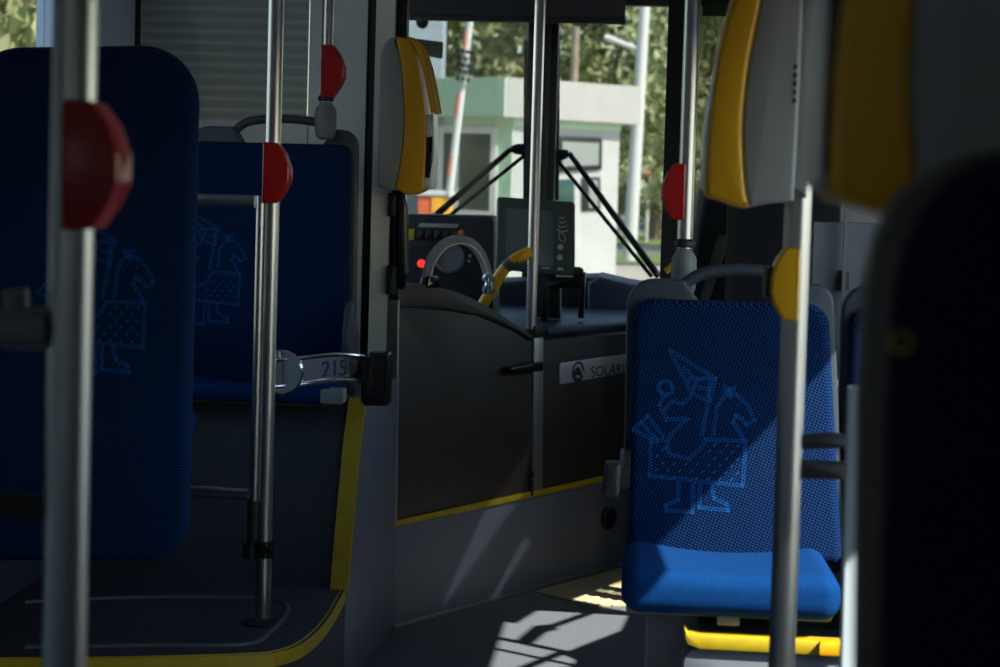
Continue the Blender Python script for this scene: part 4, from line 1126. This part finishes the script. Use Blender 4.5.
# trees
def tree(px, d, h, r, n, mat, label, trunk_lean=0, z0=1.6, leaf=.19, x=None, seed=1, trunk_r=.16, group=None):
    rnd = random.Random(seed)
    x = hit(px, 300, 1, d).x if x is None else x
    t = thing('tree', (x, d, ZG), label, 'tree', group)
    m = MB(); top = Vector((x + trunk_lean, d, ZG + h * .75))
    m.tube([(x, d, ZG), (x + trunk_lean * .35, d, ZG + h * .25), (x + trunk_lean * .7, d, ZG + h * .5), top], [trunk_r, trunk_r * .8, trunk_r * .55, trunk_r * .25], 10, 3)
    for k in range(7):
        a = rnd.uniform(0, 2 * PI); zz = rnd.uniform(.35, .7)
        b = Vector((x + trunk_lean * zz, d, ZG + h * zz)); m.tube([b, b + Vector((math.cos(a) * r * .4, math.sin(a) * r * .4, h * .10)), b + Vector((math.cos(a) * r * .8, math.sin(a) * r * .8, h * .16))], [trunk_r * .35, trunk_r * .2, .02], 6, 3)
    m.build('trunk', 'bark', t)
    bm = bmesh.new()
    cl = []
    for k in range(60):
        a = rnd.uniform(0, 2 * PI); v = rnd.uniform(0, 1); rr = r * math.sqrt(rnd.uniform(.1, 1)) * (math.sin(PI * (.18 + .72 * v)) ** .6)
        cl.append((Vector((x + trunk_lean * .7 + math.cos(a) * rr, d + math.sin(a) * rr, ZG + z0 + (h - z0) * v)), rnd.uniform(.45, 1.0) * r * .40))
    for i in range(n):
        c, s = cl[i % len(cl)]
        v = Vector((rnd.gauss(0, 1), rnd.gauss(0, 1), rnd.gauss(0, .8))) * s * .55 + c
        ax = Vector((rnd.gauss(0, 1), rnd.gauss(0, 1), rnd.gauss(0, 1))).normalized(); bx_ = ax.orthogonal().normalized()
        L = leaf * rnd.uniform(.6, 1.2)
        a_, b_ = ax * L, bx_ * L * .55
        bm.faces.new([bm.verts.new(v - a_), bm.verts.new(v + b_), bm.verts.new(v + a_), bm.verts.new(v - b_)])
    me = bpy.data.meshes.new('foliage'); bm.to_mesh(me); bm.free(); me.materials.append(M[mat])
    o = bpy.data.objects.new('foliage', me); COL.objects.link(o); adopt(o, t)
    return t
tree(418, 62, 11.5, 3.4, 8000, 'leafA', 'olive tree at the far left behind the booth, above the notice plate', seed=1, z0=2.5)
tree(498, 60, 11.0, 3.2, 8000, 'leafA', 'olive tree behind the booth, left of the windscreen bar', seed=2, z0=2.5)
tree(603, 58, 10.5, 2.3, 5200, 'leafC', 'darker tree above the booth roof, right of the timber post', seed=3, z0=3.0)
tree(652, 60, 10.5, 2.6, 6500, 'leafA', 'leaning tree right of the street lamp with bare lower trunk', trunk_lean=1.0, seed=4, z0=2.6, trunk_r=.28)
tree(705, 52, 10.5, 2.6, 8000, 'leafB', 'pale tree seen through the folded door leaf', seed=5, z0=.9)
tree(630, 84, 10.5, 3.6, 6000, 'leafC', 'deep green tree far back behind the street lamp', seed=6, z0=.6)
tree(690, 80, 11.5, 3.8, 6000, 'leafA', 'tall olive tree far back beyond the red vehicle', seed=7, z0=.8)
tree(0, 27, 8.0, 3.0, 7000, 'leafA', 'leafy tree outside the left side window', x=-9.0, seed=8, z0=1.2, leaf=.2)
tree(0, 22, 8.0, 3.2, 6000, 'leafC', 'tree beside the bus outside the left windows', x=-9.5, seed=9, z0=1.0, leaf=.2)
tree(0, 33, 8.0, 3.4, 6000, 'leafC', 'tree outside the left windows, behind the leafy one', x=-12.5, seed=10, z0=1.0, leaf=.2)

# ------------------------------------------------------------------ light
w = bpy.data.worlds.new('sky'); SC.world = w; w.use_nodes = True
nt = w.node_tree; bg = nt.nodes['Background']
sk = nt.nodes.new('ShaderNodeTexSky'); sk.sky_type = 'NISHITA'; sk.sun_disc = False
sk.sun_elevation = math.radians(44); sk.sun_rotation = math.radians(120); sk.air_density = 1.2; sk.dust_density = .6
nt.links.new(sk.outputs['Color'], bg.inputs['Color']); bg.inputs['Strength'].default_value = .46
sd = Vector((-1, .6, -1.16)).normalized()
sl = bpy.data.lights.new('sun', 'SUN'); sl.energy = 13.5; sl.angle = math.radians(.6); sl.color = (1, .94, .84)
so = bpy.data.objects.new('sun', sl); COL.objects.link(so); so.rotation_euler = sd.to_track_quat('-Z', 'Y').to_euler()

# ------------------------------------------------------------------ camera + view
cd = bpy.data.cameras.new('camera'); cd.sensor_width = 36; cd.lens = F * 36 / 1000
cd.shift_y = (PYC - 333.5) / 1000
cd.clip_start = .05; cd.clip_end = 500
cd.dof.use_dof = True; cd.dof.focus_distance = 4.6; cd.dof.aperture_fstop = 5.6
co = bpy.data.objects.new('camera', cd); COL.objects.link(co)
co.matrix_world = Matrix.Translation(EYE) @ CAMR.to_4x4()
SC.camera = co
SC.view_settings.view_transform = 'Standard'; SC.view_settings.look = 'None'
SC.view_settings.exposure = 0; SC.view_settings.gamma = 1; SC.view_settings.use_curve_mapping = False
SC.cycles.max_bounces = 10; SC.cycles.diffuse_bounces = 5; SC.cycles.transparent_max_bounces = 16
SC.cycles.use_denoising = True; SC.cycles.sample_clamp_indirect = 4
